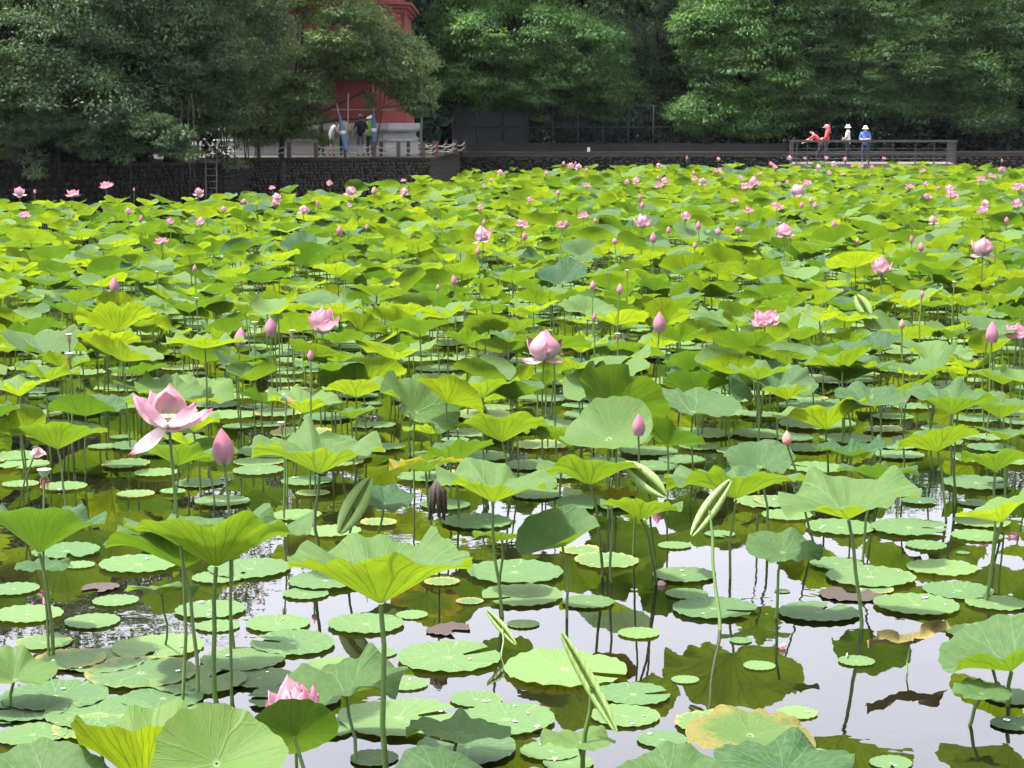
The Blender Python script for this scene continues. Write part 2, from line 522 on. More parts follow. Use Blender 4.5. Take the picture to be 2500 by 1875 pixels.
retaining_wall((-10.2, 71.9), (-3.35, 73), 1.33, "mossy cobble retaining wall below the red tower", .135, 3)
retaining_wall((-13.5, 63), (-10.35, 65.75), 1.33, "shaded cobble bank wall behind the ladder", .15, 4, cop=False, mat="shaded_stone")
retaining_wall((-10.28, 65.85), (-10.25, 71.8), 1.33, "side wall turning back from the ladder to the tower bank", .15, 14, cop=False, mat="shaded_stone")
retaining_wall((-30, 57.5), (-13.55, 62.98), 1.33, "dark bank wall under the overhanging banyans", .24, 5, cop=False, mat="shaded_stone")
retaining_wall((-3.3, 73.05), (-2.6, 89.9), 1.30, "flat-stone bank wall receding from the rope fence", .2, 6, 2.2)
retaining_wall((-2.55, 90), (13.0, 90), 1.16, "long dark stone wall below the mesh fence", .26, 8, 2.4, True, mat="shaded_stone")
retaining_wall((13.05, 90), (40, 90), 1.16, "dark bank wall behind the dock", .3, 9, 2.0, True, mat="shaded_stone")

# ------------------------------------------------------------------ red tower
TC = Vector((-8.45, 82.0))


def oct_poly(half, ch):
    h, c = half, ch
    return [(-h + c, -h), (h - c, -h), (h, -h + c), (h, h - c), (h - c, h), (-h + c, h), (-h, h - c), (-h, -h + c)]


tower = empty("red_tower", (TC.x, TC.y, 1.33))
tag(tower, "red plastered tower on a pale moulded stone base behind the trees", "tower")


def layer(name, half, z0, z1, mat, parent, ch=1.0):
    V, Fc = prism(oct_poly(half, ch), z0 - 1.33, z1 - 1.33)
    return obj(name, V, Fc, mat, parent, smooth=False)


pl = layer("plinth", 4.16, 1.34, 1.95, M['plinth'], tower)
for h, z0, z1 in ((4.32, 1.342, 1.50), (4.22, 1.953, 2.02), (4.06, 2.022, 2.30), (4.13, 2.302, 2.36), (4.27, 2.362, 2.40), (4.30, 2.425, 2.70)):
    layer("moulding", h, z0, z1, M['plinth'], pl)
layer("moulding_groove", 4.18, 2.402, 2.423, M['plinth'], pl)
layer("lower_wall", 4.0, 2.703, 4.56, M['red'], tower)
ld = layer("ledge", 4.45, 4.565, 4.68, M['white'], tower)
layer("ledge_roll", 4.52, 4.683, 4.80, M['white'], ld)
layer("ledge_slope", 4.25, 4.803, 4.92, M['white'], ld)
layer("upper_wall", 3.9, 4.923, 7.3, M['red'], tower)
for h, z0, z1 in ((4.0, 7.303, 7.45), (4.1, 7.453, 7.6), (4.22, 7.603, 7.72)):
    layer("cornice", h, z0, z1, M['red'], tower)
layer("top_wall", 3.6, 7.723, 10.2, M['red'], tower)
rf = layer("roof_eave", 4.5, 10.203, 10.36, M['tile'], tower)
V = [(x, y, 9.03) for x, y in oct_poly(4.4, 1.1)] + [(0, 0, 11.6)]
obj("roof", V, [(i, (i + 1) % 8, 8) for i in range(8)], M['tile'], tower, smooth=False)
for sx in (-1, 1):
    for k, (hh, z0, z1) in enumerate(((4.0, 2.703, 4.55), (3.9, 4.923, 7.29))):
        for cx, cy in ((hh - 1.0, -hh), (hh, -hh + 1.0)):
            V, Fc = lathe([(.01, z0 - 1.33), (.13, z0 - 1.33), (.12, z1 - 1.33), (.01, z1 - 1.33)], 12)
            if k == 1: obj("column", V, Fc, M['red'], tower, loc=(sx * cx, cy, 0))
for z0, z1, half in ((5.3, 6.5, 3.9),):
    for xx in (-1.5, 0, 1.5):
        V, Fc = box(xx - .45, xx + .45, -half - .03, -half + .02, z0 - 1.33, z1 - 1.33)
        w = obj("window_frame", V, Fc, M['tile'], tower, smooth=False)
        V, Fc = box(xx - .36, xx + .36, -half - .05, -half - .032, z0 - 1.25, z1 - 1.41)
        obj("window_pane", V, Fc, M['darkmetal'], w, smooth=False)

# ------------------------------------------------------------------ people
PEOPLE = []


def person(label, loc, facing, height, joints, mats, group=None):
    PEOPLE.append((label, loc, facing, height, joints, mats, group))


STAND = dict(pelvis=((0, 0, .95), .145), spine=((0, 0, 1.14), .135), chest=((0, 0, 1.34), .155), neck=((0, 0, 1.50), .06), head=((0, .015, 1.60), .085), crown=((0, .01, 1.68), .08),
             hipl=((-.09, 0, .88), .10), kneel=((-.10, .03, .50), .075), ankl=((-.10, 0, .10), .05), toel=((-.11, .15, .045), .038),
             hipr=((.09, 0, .88), .10), kneer=((.10, .03, .50), .075), ankr=((.10, 0, .10), .05), toer=((.11, .15, .045), .038),
             shl=((-.18, 0, 1.42), .068), ell=((-.25, -.02, 1.13), .052), wrl=((-.24, .06, .88), .036),
             shr=((.18, 0, 1.42), .068), elr=((.25, -.02, 1.13), .052), wrr=((.24, .06, .88), .036))
BONES = [("pelvis", "spine", 'top'), ("spine", "chest", 'top'), ("chest", "neck", 'top'), ("neck", "head", 'skin'), ("head", "crown", 'hair'),
         ("pelvis", "hipl", 'leg'), ("hipl", "kneel", 'leg'), ("kneel", "ankl", 'shin'), ("ankl", "toel", 'shoe'),
         ("pelvis", "hipr", 'leg'), ("hipr", "kneer", 'leg'), ("kneer", "ankr", 'shin'), ("ankr", "toer", 'shoe'),
         ("chest", "shl", 'top'), ("shl", "ell", 'sleeve'), ("ell", "wrl", 'fore'), ("chest", "shr", 'top'), ("shr", "elr", 'sleeve'), ("elr", "wrr", 'fore')]


def hand_mesh(w, d):
    """palm and five curled fingers from wrist w along direction d"""
    w, d = np.array(w, float), np.array(d, float)
    d /= np.linalg.norm(d) + 1e-9
    s = np.cross(d, (0, 1, .3)); s /= np.linalg.norm(s) + 1e-9
    c = np.cross(s, d)
    parts = [tube([w - d * .02, w + d * .03, w + d * .085], [.024, .036, .034], 6)]
    for k, ln in enumerate((.058, .068, .064, .05)):
        b = w + d * .08 + s * (-.027 + .018 * k)
        parts.append(tube([b, b + d * ln * .55 + c * .008, b + d * ln * .85 + c * .03], [.010, .009, .007], 5))
    b = w + d * .025 - s * .03
    parts.append(tube([b, b + d * .035 - s * .02, b + d * .06 - s * .018 + c * .012], [.012, .011, .008], 5))
    return join(parts)


def build_people():
    tmp = []
    for label, loc, facing, height, joints, mats, group in PEOPLE:
        J = dict(STAND); J.update(joints)
        names = list(J)
        bm = bmesh.new()
        sk = bm.verts.layers.skin.verify()
        vmap = {}
        for nme in names:
            v = bm.verts.new(J[nme][0]); r = J[nme][1]
            v[sk].radius = (r * (1.25 if nme in ('pelvis', 'spine', 'chest') else 1.0), r * (.82 if nme in ('pelvis', 'spine', 'chest') else 1.0))
            v[sk].use_root = nme == 'pelvis'
            vmap[nme] = v
        for a, b, _ in BONES: bm.edges.new((vmap[a], vmap[b]))
        me = bpy.data.meshes.new("person_skin"); bm.to_mesh(me); bm.free()
        o = link("person_skin", me)
        o.modifiers.new("skin", 'SKIN').use_smooth_shade = True
        ss = o.modifiers.new("sub", 'SUBSURF'); ss.levels = 1; ss.render_levels = 1
        tmp.append(o)
    dg = bpy.context.evaluated_depsgraph_get()
    dg.update()
    for o, (label, loc, facing, height, joints, mats, group) in zip(tmp, PEOPLE):
        J = dict(STAND); J.update(joints)
        ev = o.evaluated_get(dg).to_mesh()
        V = np.zeros(len(ev.vertices) * 3, np.float32); ev.vertices.foreach_get("co", V); V = V.reshape(-1, 3)
        faces = [tuple(p.vertices) for p in ev.polygons]
        o.evaluated_get(dg).to_mesh_clear()
        cen = np.array([V[list(f)].mean(0) for f in faces])
        best = np.full(len(faces), 9.0); reg = np.zeros(len(faces), int)
        regs = ['top', 'skin', 'hair', 'leg', 'shin', 'shoe', 'sleeve', 'fore', 'eye']
        for a, b, g in BONES:
            A, B = np.array(J[a][0]), np.array(J[b][0])
            tt = np.clip(((cen - A) @ (B - A)) / ((B - A) @ (B - A)), 0, 1)
            dd = np.linalg.norm(cen - (A + tt[:, None] * (B - A)), axis=1) - (J[a][1] * (1 - tt) + J[b][1] * tt) * .9
            m = dd < best; best[m] = dd[m]; reg[m] = regs.index(g)
        # face: front of the head below the hair line is skin
        hd = np.array(J['head'][0]); cr = np.array(J['crown'][0]); axis = (cr - hd) / np.linalg.norm(cr - hd)
        fr = np.array(joints.get('look', (0, 1, 0)), float)
        rel = cen - hd
        isf = (reg == 2) & (rel @ fr > .02) & (rel @ axis < .07)
        reg[isf] = 1
        Vall, Fall, R = list(map(tuple, V)), list(faces), list(reg)

        def add(part, g):
            n0 = len(Vall)
            Vall.extend(map(tuple, part[0])); Fall.extend(tuple(int(i) + n0 for i in f) for f in part[1]); R.extend([regs.index(g)] * len(part[1]))
        for sde in 'lr':
            w = np.array(J['wr' + sde][0]); e_ = np.array(J['el' + sde][0])
            add(hand_mesh(w, w - e_), 'skin')
        side = np.cross(fr, axis); side /= np.linalg.norm(side)
        for k in (-1, 1):
            p = hd + axis * .025 + fr * .078 + side * .032 * k
            add(tube([p - fr * .006, p + fr * .006], [.010, .009], 6), 'eye')
            p = hd + side * .088 * k + axis * .01
            add(tube([p - axis * .03, p, p + axis * .03], [.012, .02, .014], 6), 'skin')
        p = hd + fr * .085 - axis * .005
        add(tube([p + axis * .03, p + fr * .015 - axis * .012], [.008, .016], 6), 'skin')
        p = hd + fr * .08 - axis * .045
        add(tube([p - side * .022, p + side * .022], .006, 5), 'eye')
        md = [M['c_' + mats.get(g, {'skin': 'skin', 'hair': 'hair', 'eye': 'hair', 'shoe': 'shoe'}.get(g, 'black'))] for g in regs]
        me = make_mesh("body", np.array(Vall), [tuple(f) for f in Fall], mats=md, midx=R)
        root = empty("person", loc, facing)
        root.scale = (height / 1.74,) * 3
        tag(root, label, "person", group)
        link("body", me, root)
        hat = mats.get('hat')
        if hat:
            kind, colr = hat
            ax = Vector(axis)
            rot = ax.to_track_quat('Z', 'Y').to_euler()
            if kind == 'bucket':
                V2, F2 = lathe([(.01, .11), (.07, .105), (.098, .06), (.105, .0), (.165, -.045), (.170, -.052), (.10, -.005)], 16)
            else:
                V2, F2 = lathe([(.01, .10), (.06, .095), (.095, .05), (.104, -.02), (.098, -.02)], 16)
                br = []
                th = np.linspace(-1.1, 1.1, 9)
                out = [(.100 * math.sin(a), .100 * math.cos(a), -.012) for a in th] + [(.085 * math.sin(a) * 1.1, .085 + .13 * math.cos(a) * .95, -.035) for a in th]
                Fb = np.array([[i, i + 1, 9 + i + 1, 9 + i] for i in range(8)])
                out = np.array(out)
                yaw = math.atan2(-fr[0], fr[1])
                c_, s_2 = math.cos(yaw), math.sin(yaw)
                out = np.stack([out[:, 0] * c_ - out[:, 1] * s_2, out[:, 0] * s_2 + out[:, 1] * c_, out[:, 2]], -1)
                V2, F2 = join([(V2, F2), (out, Fb), (out + np.array([0, 0, -.006]), Fb[:, ::-1])])
            h_o = obj("hat", V2, F2, M['c_' + colr], root, loc=tuple(hd + axis * .065))
        for nm, part, colr in mats.get('extra', ()):
            obj(nm, part[0], part[1], M['c_' + colr], root)
        bpy.data.objects.remove(o)


PZ = 1.345
def tp(px, d): return ((px - 1250) / F_PX * d * 1.0, d, PZ)

walk = dict(hipl=((-.09, .02, .88), .10), kneel=((-.10, .14, .52), .075), ankl=((-.10, .10, .10), .05), toel=((-.10, .25, .05), .038),
            kneer=((.10, -.02, .50), .075), ankr=((.10, -.20, .14), .05), toer=((.10, -.08, .05), .038))
person("man in black shirt and grey cap walking by the rope fence", tp(884, 75.2), math.radians(10), 1.68,
       dict(walk, wrl=((-.34, -.05, .90), .036), ell=((-.30, -.04, 1.14), .055), wrr=((.16, -.20, .98), .036), elr=((.29, -.10, 1.12), .055)),
       dict(top='black', sleeve='black', fore='skin', leg='grey', shin='palegrey', hat=('cap', 'cap')), "people on the path")
person("person in lime green shirt and white sun hat on the path", tp(906, 75.9), math.radians(-15), 1.66, {},
       dict(top='lime', sleeve='lime', fore='skin', leg='black', shin='black', hat=('bucket', 'white')), "people on the path")
person("dark-haired person in pale shirt walking behind the rolled blue banner", tp(843, 75.6), math.radians(20), 1.62, walk,
       dict(top='pale', sleeve='pale', fore='skin', leg='navy', shin='navy'), "people on the path")
person("person in white shirt and pale shorts stepping out from behind leafy branches", tp(813, 75.3), math.radians(-60), 1.52,
       dict(walk, chest=((0, .10, 1.30), .15), neck=((0, .17, 1.44), .06), head=((0, .20, 1.53), .085), crown=((0, .21, 1.61), .08),
            shl=((-.17, .10, 1.37), .066), shr=((.17, .10, 1.37), .066), ell=((-.22, .22, 1.12), .05), elr=((.22, .22, 1.12), .05), wrl=((-.18, .38, 1.0), .036), wrr=((.18, .38, 1.0), .036)),
       dict(top='white', sleeve='white', fore='skin', leg='pale', shin='skin'), "people on the path")
person("person all in black half hidden by leafy branches on the path", tp(787, 75.8), math.radians(-70), 1.64, walk,
       dict(top='black', sleeve='black', fore='black', leg='black', shin='black'), "people on the path")

DZ = .85
def dp(px, d=86.6): return ((px - 1250) / F_PX * d, d, DZ)
LK = math.radians(90)
bend = dict(pelvis=((0, -.12, .93), .145), spine=((0, -.02, 1.12), .135), chest=((0, .14, 1.28), .15), neck=((0, .26, 1.40), .06), head=((0, .34, 1.48), .085), crown=((0, .37, 1.56), .08),
            shl=((-.17, .17, 1.35), .068), shr=((.17, .17, 1.35), .068), ell=((-.20, .42, 1.18), .05), elr=((.20, .34, 1.12), .05), wrl=((-.20, .66, 1.02), .036), wrr=((.14, .52, 1.05), .036),
            hipl=((-.09, -.12, .88), .10), hipr=((.09, -.12, .88), .10))
person("dark-haired person in red leaning forward with one arm along the dock rail", dp(1992, 85.2), LK * .8, 1.66, bend,
       dict(top='redc', sleeve='redc', fore='skin', leg='navy', shin='navy'), "people on the dock")
fold = dict(ell=((-.26, .04, 1.14), .055), elr=((.26, .04, 1.14), .055), wrl=((.02, .20, 1.12), .038), wrr=((-.02, .19, 1.06), .038))
bagV, bagF = box(.10, .34, .10, .24, .96, 1.16)
clV, clF = lathe([(.02, 1.76), (.10, 1.73), (.125, 1.60), (.14, 1.50), (.19, 1.38), (.12, 1.36)], 12)
clV = clV * np.array([1, .85, 1]) + np.array([0, -.045, -.015])
person("person in red jacket and pink peaked cap carrying a pale bag on the dock", dp(2012, 86.6), LK * .9, 1.76, dict(fold, chest=((0, 0, 1.34), .18), spine=((0, 0, 1.14), .165)),
       dict(top='redc', sleeve='redc', fore='redc', leg='navy', shin='navy', hat=('cap', 'pinkc'), extra=(("head_cloth", (clV, clF), 'redc'), ("bag", (bagV, bagF), 'pinkc'))), "people on the dock")
person("person in white shirt and wide beige sun hat on the dock", dp(2063, 87.2), LK * .75, 1.76, fold,
       dict(top='white', sleeve='pale', fore='skin', leg='black', shin='black', hat=('bucket', 'beige')), "people on the dock")
person("person in bright blue shirt and grey hat with folded arms on the dock", dp(2105, 86.2), math.radians(165), 1.70, fold,
       dict(top='bluec', sleeve='bluec', fore='skin', leg='navy', shin='navy', hat=('bucket', 'palegrey')), "people on the dock")
build_people()

# ------------------------------------------------------------------ rope fence, poles, banners, ladder
def post_mesh(h, w):
    parts = [box(-w / 2, w / 2, -w / 2, w / 2, 0, h - .03)]
    V, Fc = box(-w / 2 + .012, w / 2 - .012, -w / 2 + .012, w / 2 - .012, h - .03, h)
    return join(parts + [(V, Fc)])


def rope(a, b, sag, rad=.022):
    a, b = Vector(a), Vector(b)
    pts = []
    for i in range(9):
        s = i / 8
        p = a.lerp(b, s); p.z -= sag * 4 * s * (1 - s)
        pts.append(p)
    return tube(pts, rad, 5)


fence = empty("rope_fence", (-8, 73, 1.33))
tag(fence, "low rope fence of squat dark posts along the wall edge", "fence")
FP = [(636, 71.95, 'post'), (710, 72.05, 'post'), (775, 72.2, 'post'), (847, 72.35, 'post'), (916, 72.5, 'post'), (975, 72.65, 'post'), (1035, 72.85, 'post'), (1067, 74.5, 'post_red'), (1114, 79.5, 'post'), (1135, 84.0, 'post')]
prev = None
for px, d, mk in FP:
    x = (px - 1250) / F_PX * d
    V, Fc = post_mesh(.62, .15)
    obj("post", V, Fc, M[mk], fence, loc=(x + 8, d - 73, .02), smooth=False)
    if prev:
        for hz in (.50, .30):
            V, Fc = rope((prev[0], prev[1], hz), (x + 8, d - 73, hz), .10 + .03 * hz)
            obj("rope", V, Fc, M['rope'], fence)
    prev = (x + 8, d - 73)
fence2 = empty("rope_fence", (-6, 76.8, 1.33))
tag(fence2, "second rope fence set back near the tower base", "fence")
prev = None
for px, d in ((933, 76.2), (999, 76.4), (1060, 77.5), (1090, 82), (1110, 87)):
    x = (px - 1250) / F_PX * d
    V, Fc = post_mesh(.60, .14)
    obj("post", V, Fc, M['post'], fence2, loc=(x + 6, d - 76.8, .02), smooth=False)
    if prev:
        for hz in (.48, .28):
            V, Fc = rope((prev[0], prev[1], hz), (x + 6, d - 76.8, hz), .10)
            obj("rope", V, Fc, M['rope'], fence2)
    prev = (x + 6, d - 76.8)


def pole(name, label, a, b, rad, mat, cat="pole"):
    a, b = Vector(a), Vector(b)
    k = 7
    pts = [a.lerp(b, i / (k - 1)) + Vector((.015 * math.sin(i * 2.1), 0, 0)) for i in range(k)]
    V, Fc = tube([p - a for p in pts], rad, 7)
    return tag(obj(name, V, Fc, M[mat], loc=a), label, cat)


def ip(px, py, d): return at(px, py, d)


pole("horizontal_pole", "long thin horizontal pole lashed across the uprights", ip(765, 267, 72.9), ip(1042, 269, 72.9), .022, 'bamboo')
pole("upright_post", "tall thin grey post standing at the end of the path", ip(1027, 381, 73.05), ip(1031, 215, 73.05), .05, 'metal')
pole("upright_pole", "slim brown pole standing beside the blue rolled banner", ip(846, 384, 72.7), ip(851, 228, 72.7), .03, 'bamboo')
pole("leaning_pole", "dark thin pole leaning against the horizontal pole", ip(914, 378, 72.75), ip(946, 205, 73.4), .026, 'post')


def banner(label, base, top, p0, p1, rad, seed):
    e = empty("rolled_banner", base)
    tag(e, label, "banner")
    b = Vector(base); tvec = Vector(top) - b
    V, Fc = tube([tvec * (i / 6) for i in range(7)], .03, 7)
    obj("staff", V, Fc, M['bamboo'], e)
    g = random.Random(seed)
    k = 12
    pts = [tvec * (p0 + (p1 - p0) * i / (k - 1)) for i in range(k)]
    rr = [rad * (.35 + .65 * math.sin(math.pi * min(1, .12 + i / k)) ** .7) * g.uniform(.9, 1.1) for i in range(k)]
    V, Fc = tube(pts, rr, 9)
    V = V + nrg.normal(0, .006, V.shape)
    obj("cloth_roll", V, Fc, M['blue'], e)
    for q in (.48,):
        i0 = int(q * k)
        V, Fc = tube(pts[i0:i0 + 2], [rr[i0] * 1.05, rr[i0 + 1] * 1.05], 9)
        obj("pale_band", V, Fc, M['palecloth'], e)


banner("blue and white rolled banner leaning over the rope fence", ip(849, 386, 72.1), ip(822, 253, 72.6), .12, .80, .12, 1)
banner("blue and white rolled banner standing upright beside the walking man", ip(913, 378, 72.7), ip(911, 205, 72.7), .08, .62, .10, 2)

lad = empty("ladder", ip(517, 470, 65.15))
lad.location.z = 0
tag(lad, "grey metal ladder standing in the water against the dark bank", "ladder")
for sx in (-.19, .19):
    V, Fc = tube([(sx, -.25, -.6), (sx * 1.0, .05, 1.62)], .024, 7)
    obj("side_rail", V, Fc, M['metal'], lad)
for k in range(8):
    z = .0 + k * .22
    V, Fc = tube([(-.19, -.17 + z * .14, z), (.19, -.17 + z * .14, z)], .017, 6)
    obj("rung", V, Fc, M['metal'], lad)

# ------------------------------------------------------------------ mesh fence, low wall, sign
mf = empty("mesh_fence", (6, 93.2, 1.3))
tag(mf, "tall dark mesh fence with thin posts under the trees", "fence")
FX = [-3.0 + 1.26 * k for k in range(14)]
for x in FX:
    V, Fc = tube([(x - 6, 0, 0), (x - 6, 0, 2.3)], .03, 6)
    obj("post", V, Fc, M['darkmetal'], mf)
for z in (.15, 1.2, 2.25):
    V, Fc = tube([(FX[0] - 6, 0, z), (FX[-1] - 6, 0, z)], .018, 5)
    obj("rail", V, Fc, M['darkmetal'], mf)
wires = [tube([(x, .03, .15), (x, .03, 2.25)], .006, 4, False) for x in np.arange(FX[0] - 5.9, FX[-1] - 6, .11)]
tag(obj("wire_mesh", *join(wires), M['darkmetal'], mf), kind="stuff")
for k in range(0, 3):
    V, Fc = box(FX[k] - 5.94, FX[k + 1] - 6.06, .06, .075, .12, 2.2)
    obj("screen_panel", V, Fc, M['mesh'], mf, smooth=False)
pw2 = empty("low_wall", (6, 91.6, 1.16))
tag(pw2, "low dark parapet wall running along the far bank", "wall")
for k in range(13):
    x0 = -2.2 + k * 1.22 - 6
    V, Fc = box(x0 + .09, x0 + 1.13, -.10, .10, 0, .47)
    obj("panel", V, Fc, M['parapet'], pw2, smooth=False)
    V, Fc = box(x0 - .09, x0 + .086, -.14, .14, 0, .56)
    obj("pier", V, Fc, M['parapet'], pw2, smooth=False)
V, Fc = box(-8.1, 7.75, -.12, .12, .473, .53)
obj("cap", V, Fc, M['parapet'], pw2, smooth=False)
sg = empty("sign_board", ip(1437, 366, 91.3))
tag(sg, "small white notice board on the low dark wall", "sign")
V, Fc = box(-.07, .07, -.02, .02, -.13, .13); obj("board", V, Fc, M['sign'], sg, smooth=False)
V, Fc = box(-.02, .02, .022, .05, -.36, .10); obj("stake", V, Fc, M['post'], sg, smooth=False)

# ------------------------------------------------------------------ dock
dk = empty("dock", (17.1, 84.6, 0))
tag(dk, "floating viewing dock with grey railing and cable rails", "dock")
X0, X1 = (1925 - 1250) / F_PX * 84.6 - 17.1, (2325 - 1250) / F_PX * 84.6 - 17.1
for k in range(22):
    y0 = .1 + k * .22
    V, Fc = box(X0 - .05 + .17 * y0, X1 + .05 + .17 * y0, y0, y0 + .2, .78, .85)
    obj("deck_plank", V, Fc, M['deck'], dk, smooth=False)
V, Fc = box(X0 - .05, X1 + .05, 0, .098, .60, .84); obj("edge_beam", V, Fc, M['deck'], dk, smooth=False)
for x in np.linspace(X0 + .3, X1 - .3, 5):
    V, Fc = tube([(x, 1.0, -.8), (x, 1.0, .78)], .10, 8); obj("pile", V, Fc, M['post'], dk)
nposts = [1925, 1940, 1966, 2008, 2059, 2115, 2173, 2228, 2273, 2305, 2324]
for i, px in enumerate(nposts):
    x = (px - 1250) / F_PX * 84.6 - 17.1
    w = .045 if i in (0, len(nposts) - 1) else .026
    V, Fc = box(x - w, x + w, .02, .02 + 2 * w, .62, 1.83)
    obj("railing_post", V, Fc, M['rail'], dk, smooth=False)
V, Fc = box(X0 - .06, X1 + .06, -.05, .16, 1.832, 1.93)
obj("handrail", V, Fc, M['rail'], dk, smooth=False)
for zc in (1.55, 1.32, 1.09):
    pts = []
    for i in range(41):
        s = i / 40
        pts.append((X0 + (X1 - X0) * s, .045, zc - .012 * abs(math.sin(s * math.pi * 7))))
    V, Fc = tube(pts, .011, 5); obj("cable", V, Fc, M['metal'], dk)
for x in (X0, X1):
    V, Fc = box(x - .05, x + .05, .17, 4.9, 1.832, 1.89); V[:, 0] += .17 * V[:, 1]; obj("side_handrail", V, Fc, M['rail'], dk, smooth=False)
    for yy in (1.2, 2.6, 4.0, 4.8):
        V, Fc = box(x - .03 + .17 * yy, x + .03 + .17 * yy, yy, yy + .06, .85, 1.831); obj("railing_post", V, Fc, M['rail'], dk, smooth=False)

# ------------------------------------------------------------------ trees
M['fol_banyan'] = foliage_material("banyan_leaves", (.022, .046, .032), (.100, .142, .070), (.10, .16, .04), .35, .45)
M['fol_temple'] = foliage_material("pale_broad_leaves", (.042, .075, .040), (.140, .195, .072), (.16, .25, .05))
M['fol_center'] = foliage_material("drooping_leaves", (.014, .046, .022), (.110, .215, .052), (.10, .20, .03), .4, .35)  # clump tones spread wide to suggest sunlit and shaded foliage in the colour
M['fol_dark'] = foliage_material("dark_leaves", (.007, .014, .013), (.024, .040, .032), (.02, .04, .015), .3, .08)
M['fol_gap'] = foliage_material('gap_leaves', (.018, .036, .026), (.070, .110, .060), (.07, .12, .04), .35, .2)
M['fol_back'] = foliage_material('back_leaves', (.018, .040, .026), (.065, .115, .058), (.06, .12, .03), .3, .2)
M['fol_right'] = foliage_material("feathery_leaves", (.022, .052, .030), (.075, .135, .050), (.10, .18, .03), .4, .35)


def leaf_cloud(C, R, n_per, L, W, seed, droop=.35, out=.6, spread=.5, flat=.55, tint_mode=None):
    """leaf-sized rhombi spread through clumps C (centres) of radius R; returns V, quads, tint"""
    g = np.random.default_rng(seed)
    C = np.asarray(C, float); R = np.asarray(R, float)
    n = len(C) * n_per
    ci = np.repeat(np.arange(len(C)), n_per)
    d = g.normal(0, 1, (n, 3)); d /= np.linalg.norm(d, axis=1)[:, None]
    d[:, 2] = np.where(d[:, 2] < -.2, d[:, 2] * .5, d[:, 2])
    rad = g.uniform(.12, 1.0, n) ** .5
    P = C[ci] + d * rad[:, None] * R[ci][:, None] * np.array([1, 1, flat])
    ax = d * out + g.normal(0, spread, (n, 3)); ax[:, 2] -= droop
    ax /= np.linalg.norm(ax, axis=1)[:, None]
    nr = np.array([0, 0, 1.0]) + d * .5 + g.normal(0, .35, (n, 3))
    sd = np.cross(ax, nr); sd /= np.linalg.norm(sd, axis=1)[:, None] + 1e-9
    nn = np.cross(sd, ax)
    ln = L * g.uniform(.65, 1.25, n)[:, None]; wd = W * g.uniform(.7, 1.2, n)[:, None]
    mid = P + ax * ln * .45 + nn * ln * .05
    tip = P + ax * ln
    V = np.stack([P, mid + sd * wd * .5, tip, mid - sd * wd * .5], 1).reshape(-1, 3)
    F = np.arange(n * 4).reshape(-1, 4)
    ct = g.uniform(0, 1, len(C)) ** 1.4
    tint_ = np.clip(ct[ci] * .85 + g.normal(.06, .10, n), 0, 1)
    return V, F, np.repeat(tint_, 4)


def lobe_clumps(lobes, seed, size=(.45, .85)):
    g = np.random.default_rng(seed)
    C, R = [], []
    for cx, cy, cz, rx, ry, rz, k in lobes:
        d = g.normal(0, 1, (k, 3)); d /= np.linalg.norm(d, axis=1)[:, None]
        rr = g.uniform(.55, 1.0, k)[:, None] ** .5
        C.append(np.array([cx, cy, cz]) + d * rr * np.array([rx, ry, rz]))
        R.append(g.uniform(*size, k))
    return np.vstack(C), np.concatenate(R)


def limb(a, b, r0, r1, seed, bend=.25, k=7):
    g = random.Random(seed)
    a, b = Vector(a), Vector(b)
    L = (b - a).length
    o1 = Vector((g.uniform(-1, 1), g.uniform(-1, 1), g.uniform(-.2, .8))) * bend * L * .4
    pts = []
    for i in range(k):
        s = i / (k - 1)
        p = a.lerp(b, s) + o1 * math.sin(math.pi * s) + Vector((g.uniform(-1, 1), g.uniform(-1, 1), g.uniform(-1, 1))) * .03 * L * (0 if i in (0, k - 1) else 1)
        pts.append(p)
    return tube(pts, [r0 + (r1 - r0) * i / (k - 1) for i in range(k)], 8), pts


def tree(label, base, trunk_h, r, lobes, mat, seed, n_per, L, W, bark='trunk', droop=.35, out=.6, spread=.5, extra=None, size=(.45, .85), lean=(0, 0), high_cut=9.5, group="trees on the far bank", name="tree"):
    g = random.Random(seed)
    bx, by, bz = base
    e = empty(name, base)
    tag(e, label, "tree", group)
    off = np.array(base)
    top = Vector((bx + lean[0], by + lean[1], bz + trunk_h))
    (V, Fc), pts = limb((bx, by, bz - .2), top, r, r * .7, seed, .15, 8)
    tr = obj("trunk", V - off, Fc, M[bark], e)
    for i, lb in enumerate(lobes):
        c = Vector(lb[:3])
        st = pts[-1 - (i % 3)]
        (V, Fc), lp = limb(st, c + Vector((0, 0, -.2 * lb[5])), r * .45, r * .12, seed + i * 7 + 1, .3)
        br = obj("limb", V - off, Fc, M[bark], e)
        subs = []
        for q in range(5):
            dd = Vector((g.uniform(-1, 1) * lb[3], g.uniform(-1, 1) * lb[4], g.uniform(-.8, .9) * lb[5])) * .8
            (V, Fc), _ = limb(lp[-1 - g.randrange(3)], c + dd, r * .10, r * .03, seed * 3 + i * 11 + q, .3, 5)
            subs.append((V, Fc))
        V, Fc = join(subs)
        obj("branches", V - off, Fc, M[bark], br)
    C, R = lobe_clumps(lobes, seed, size)
    if extra is not None:
        C = np.vstack([C, np.array([x[:3] for x in extra], float)]); R = np.concatenate([R, np.array([x[3] for x in extra], float)])
    low = C[:, 2] < high_cut
    parts = []
    if low.any(): parts.append(leaf_cloud(C[low], R[low], n_per, L, W, seed, droop, out, spread))
    if (~low).any(): parts.append(leaf_cloud(C[~low], R[~low] * 1.15, max(20, n_per // 3), L * 1.8, W * 1.8, seed + 1, droop, out, spread))
    V, Fc = join([(p[0], p[1]) for p in parts])
    ti = np.concatenate([p[2] for p in parts])
    obj("crown", V - off, Fc, M[mat], e, smooth=False, attrs={"tint": ('FLOAT', ti)})
    return e


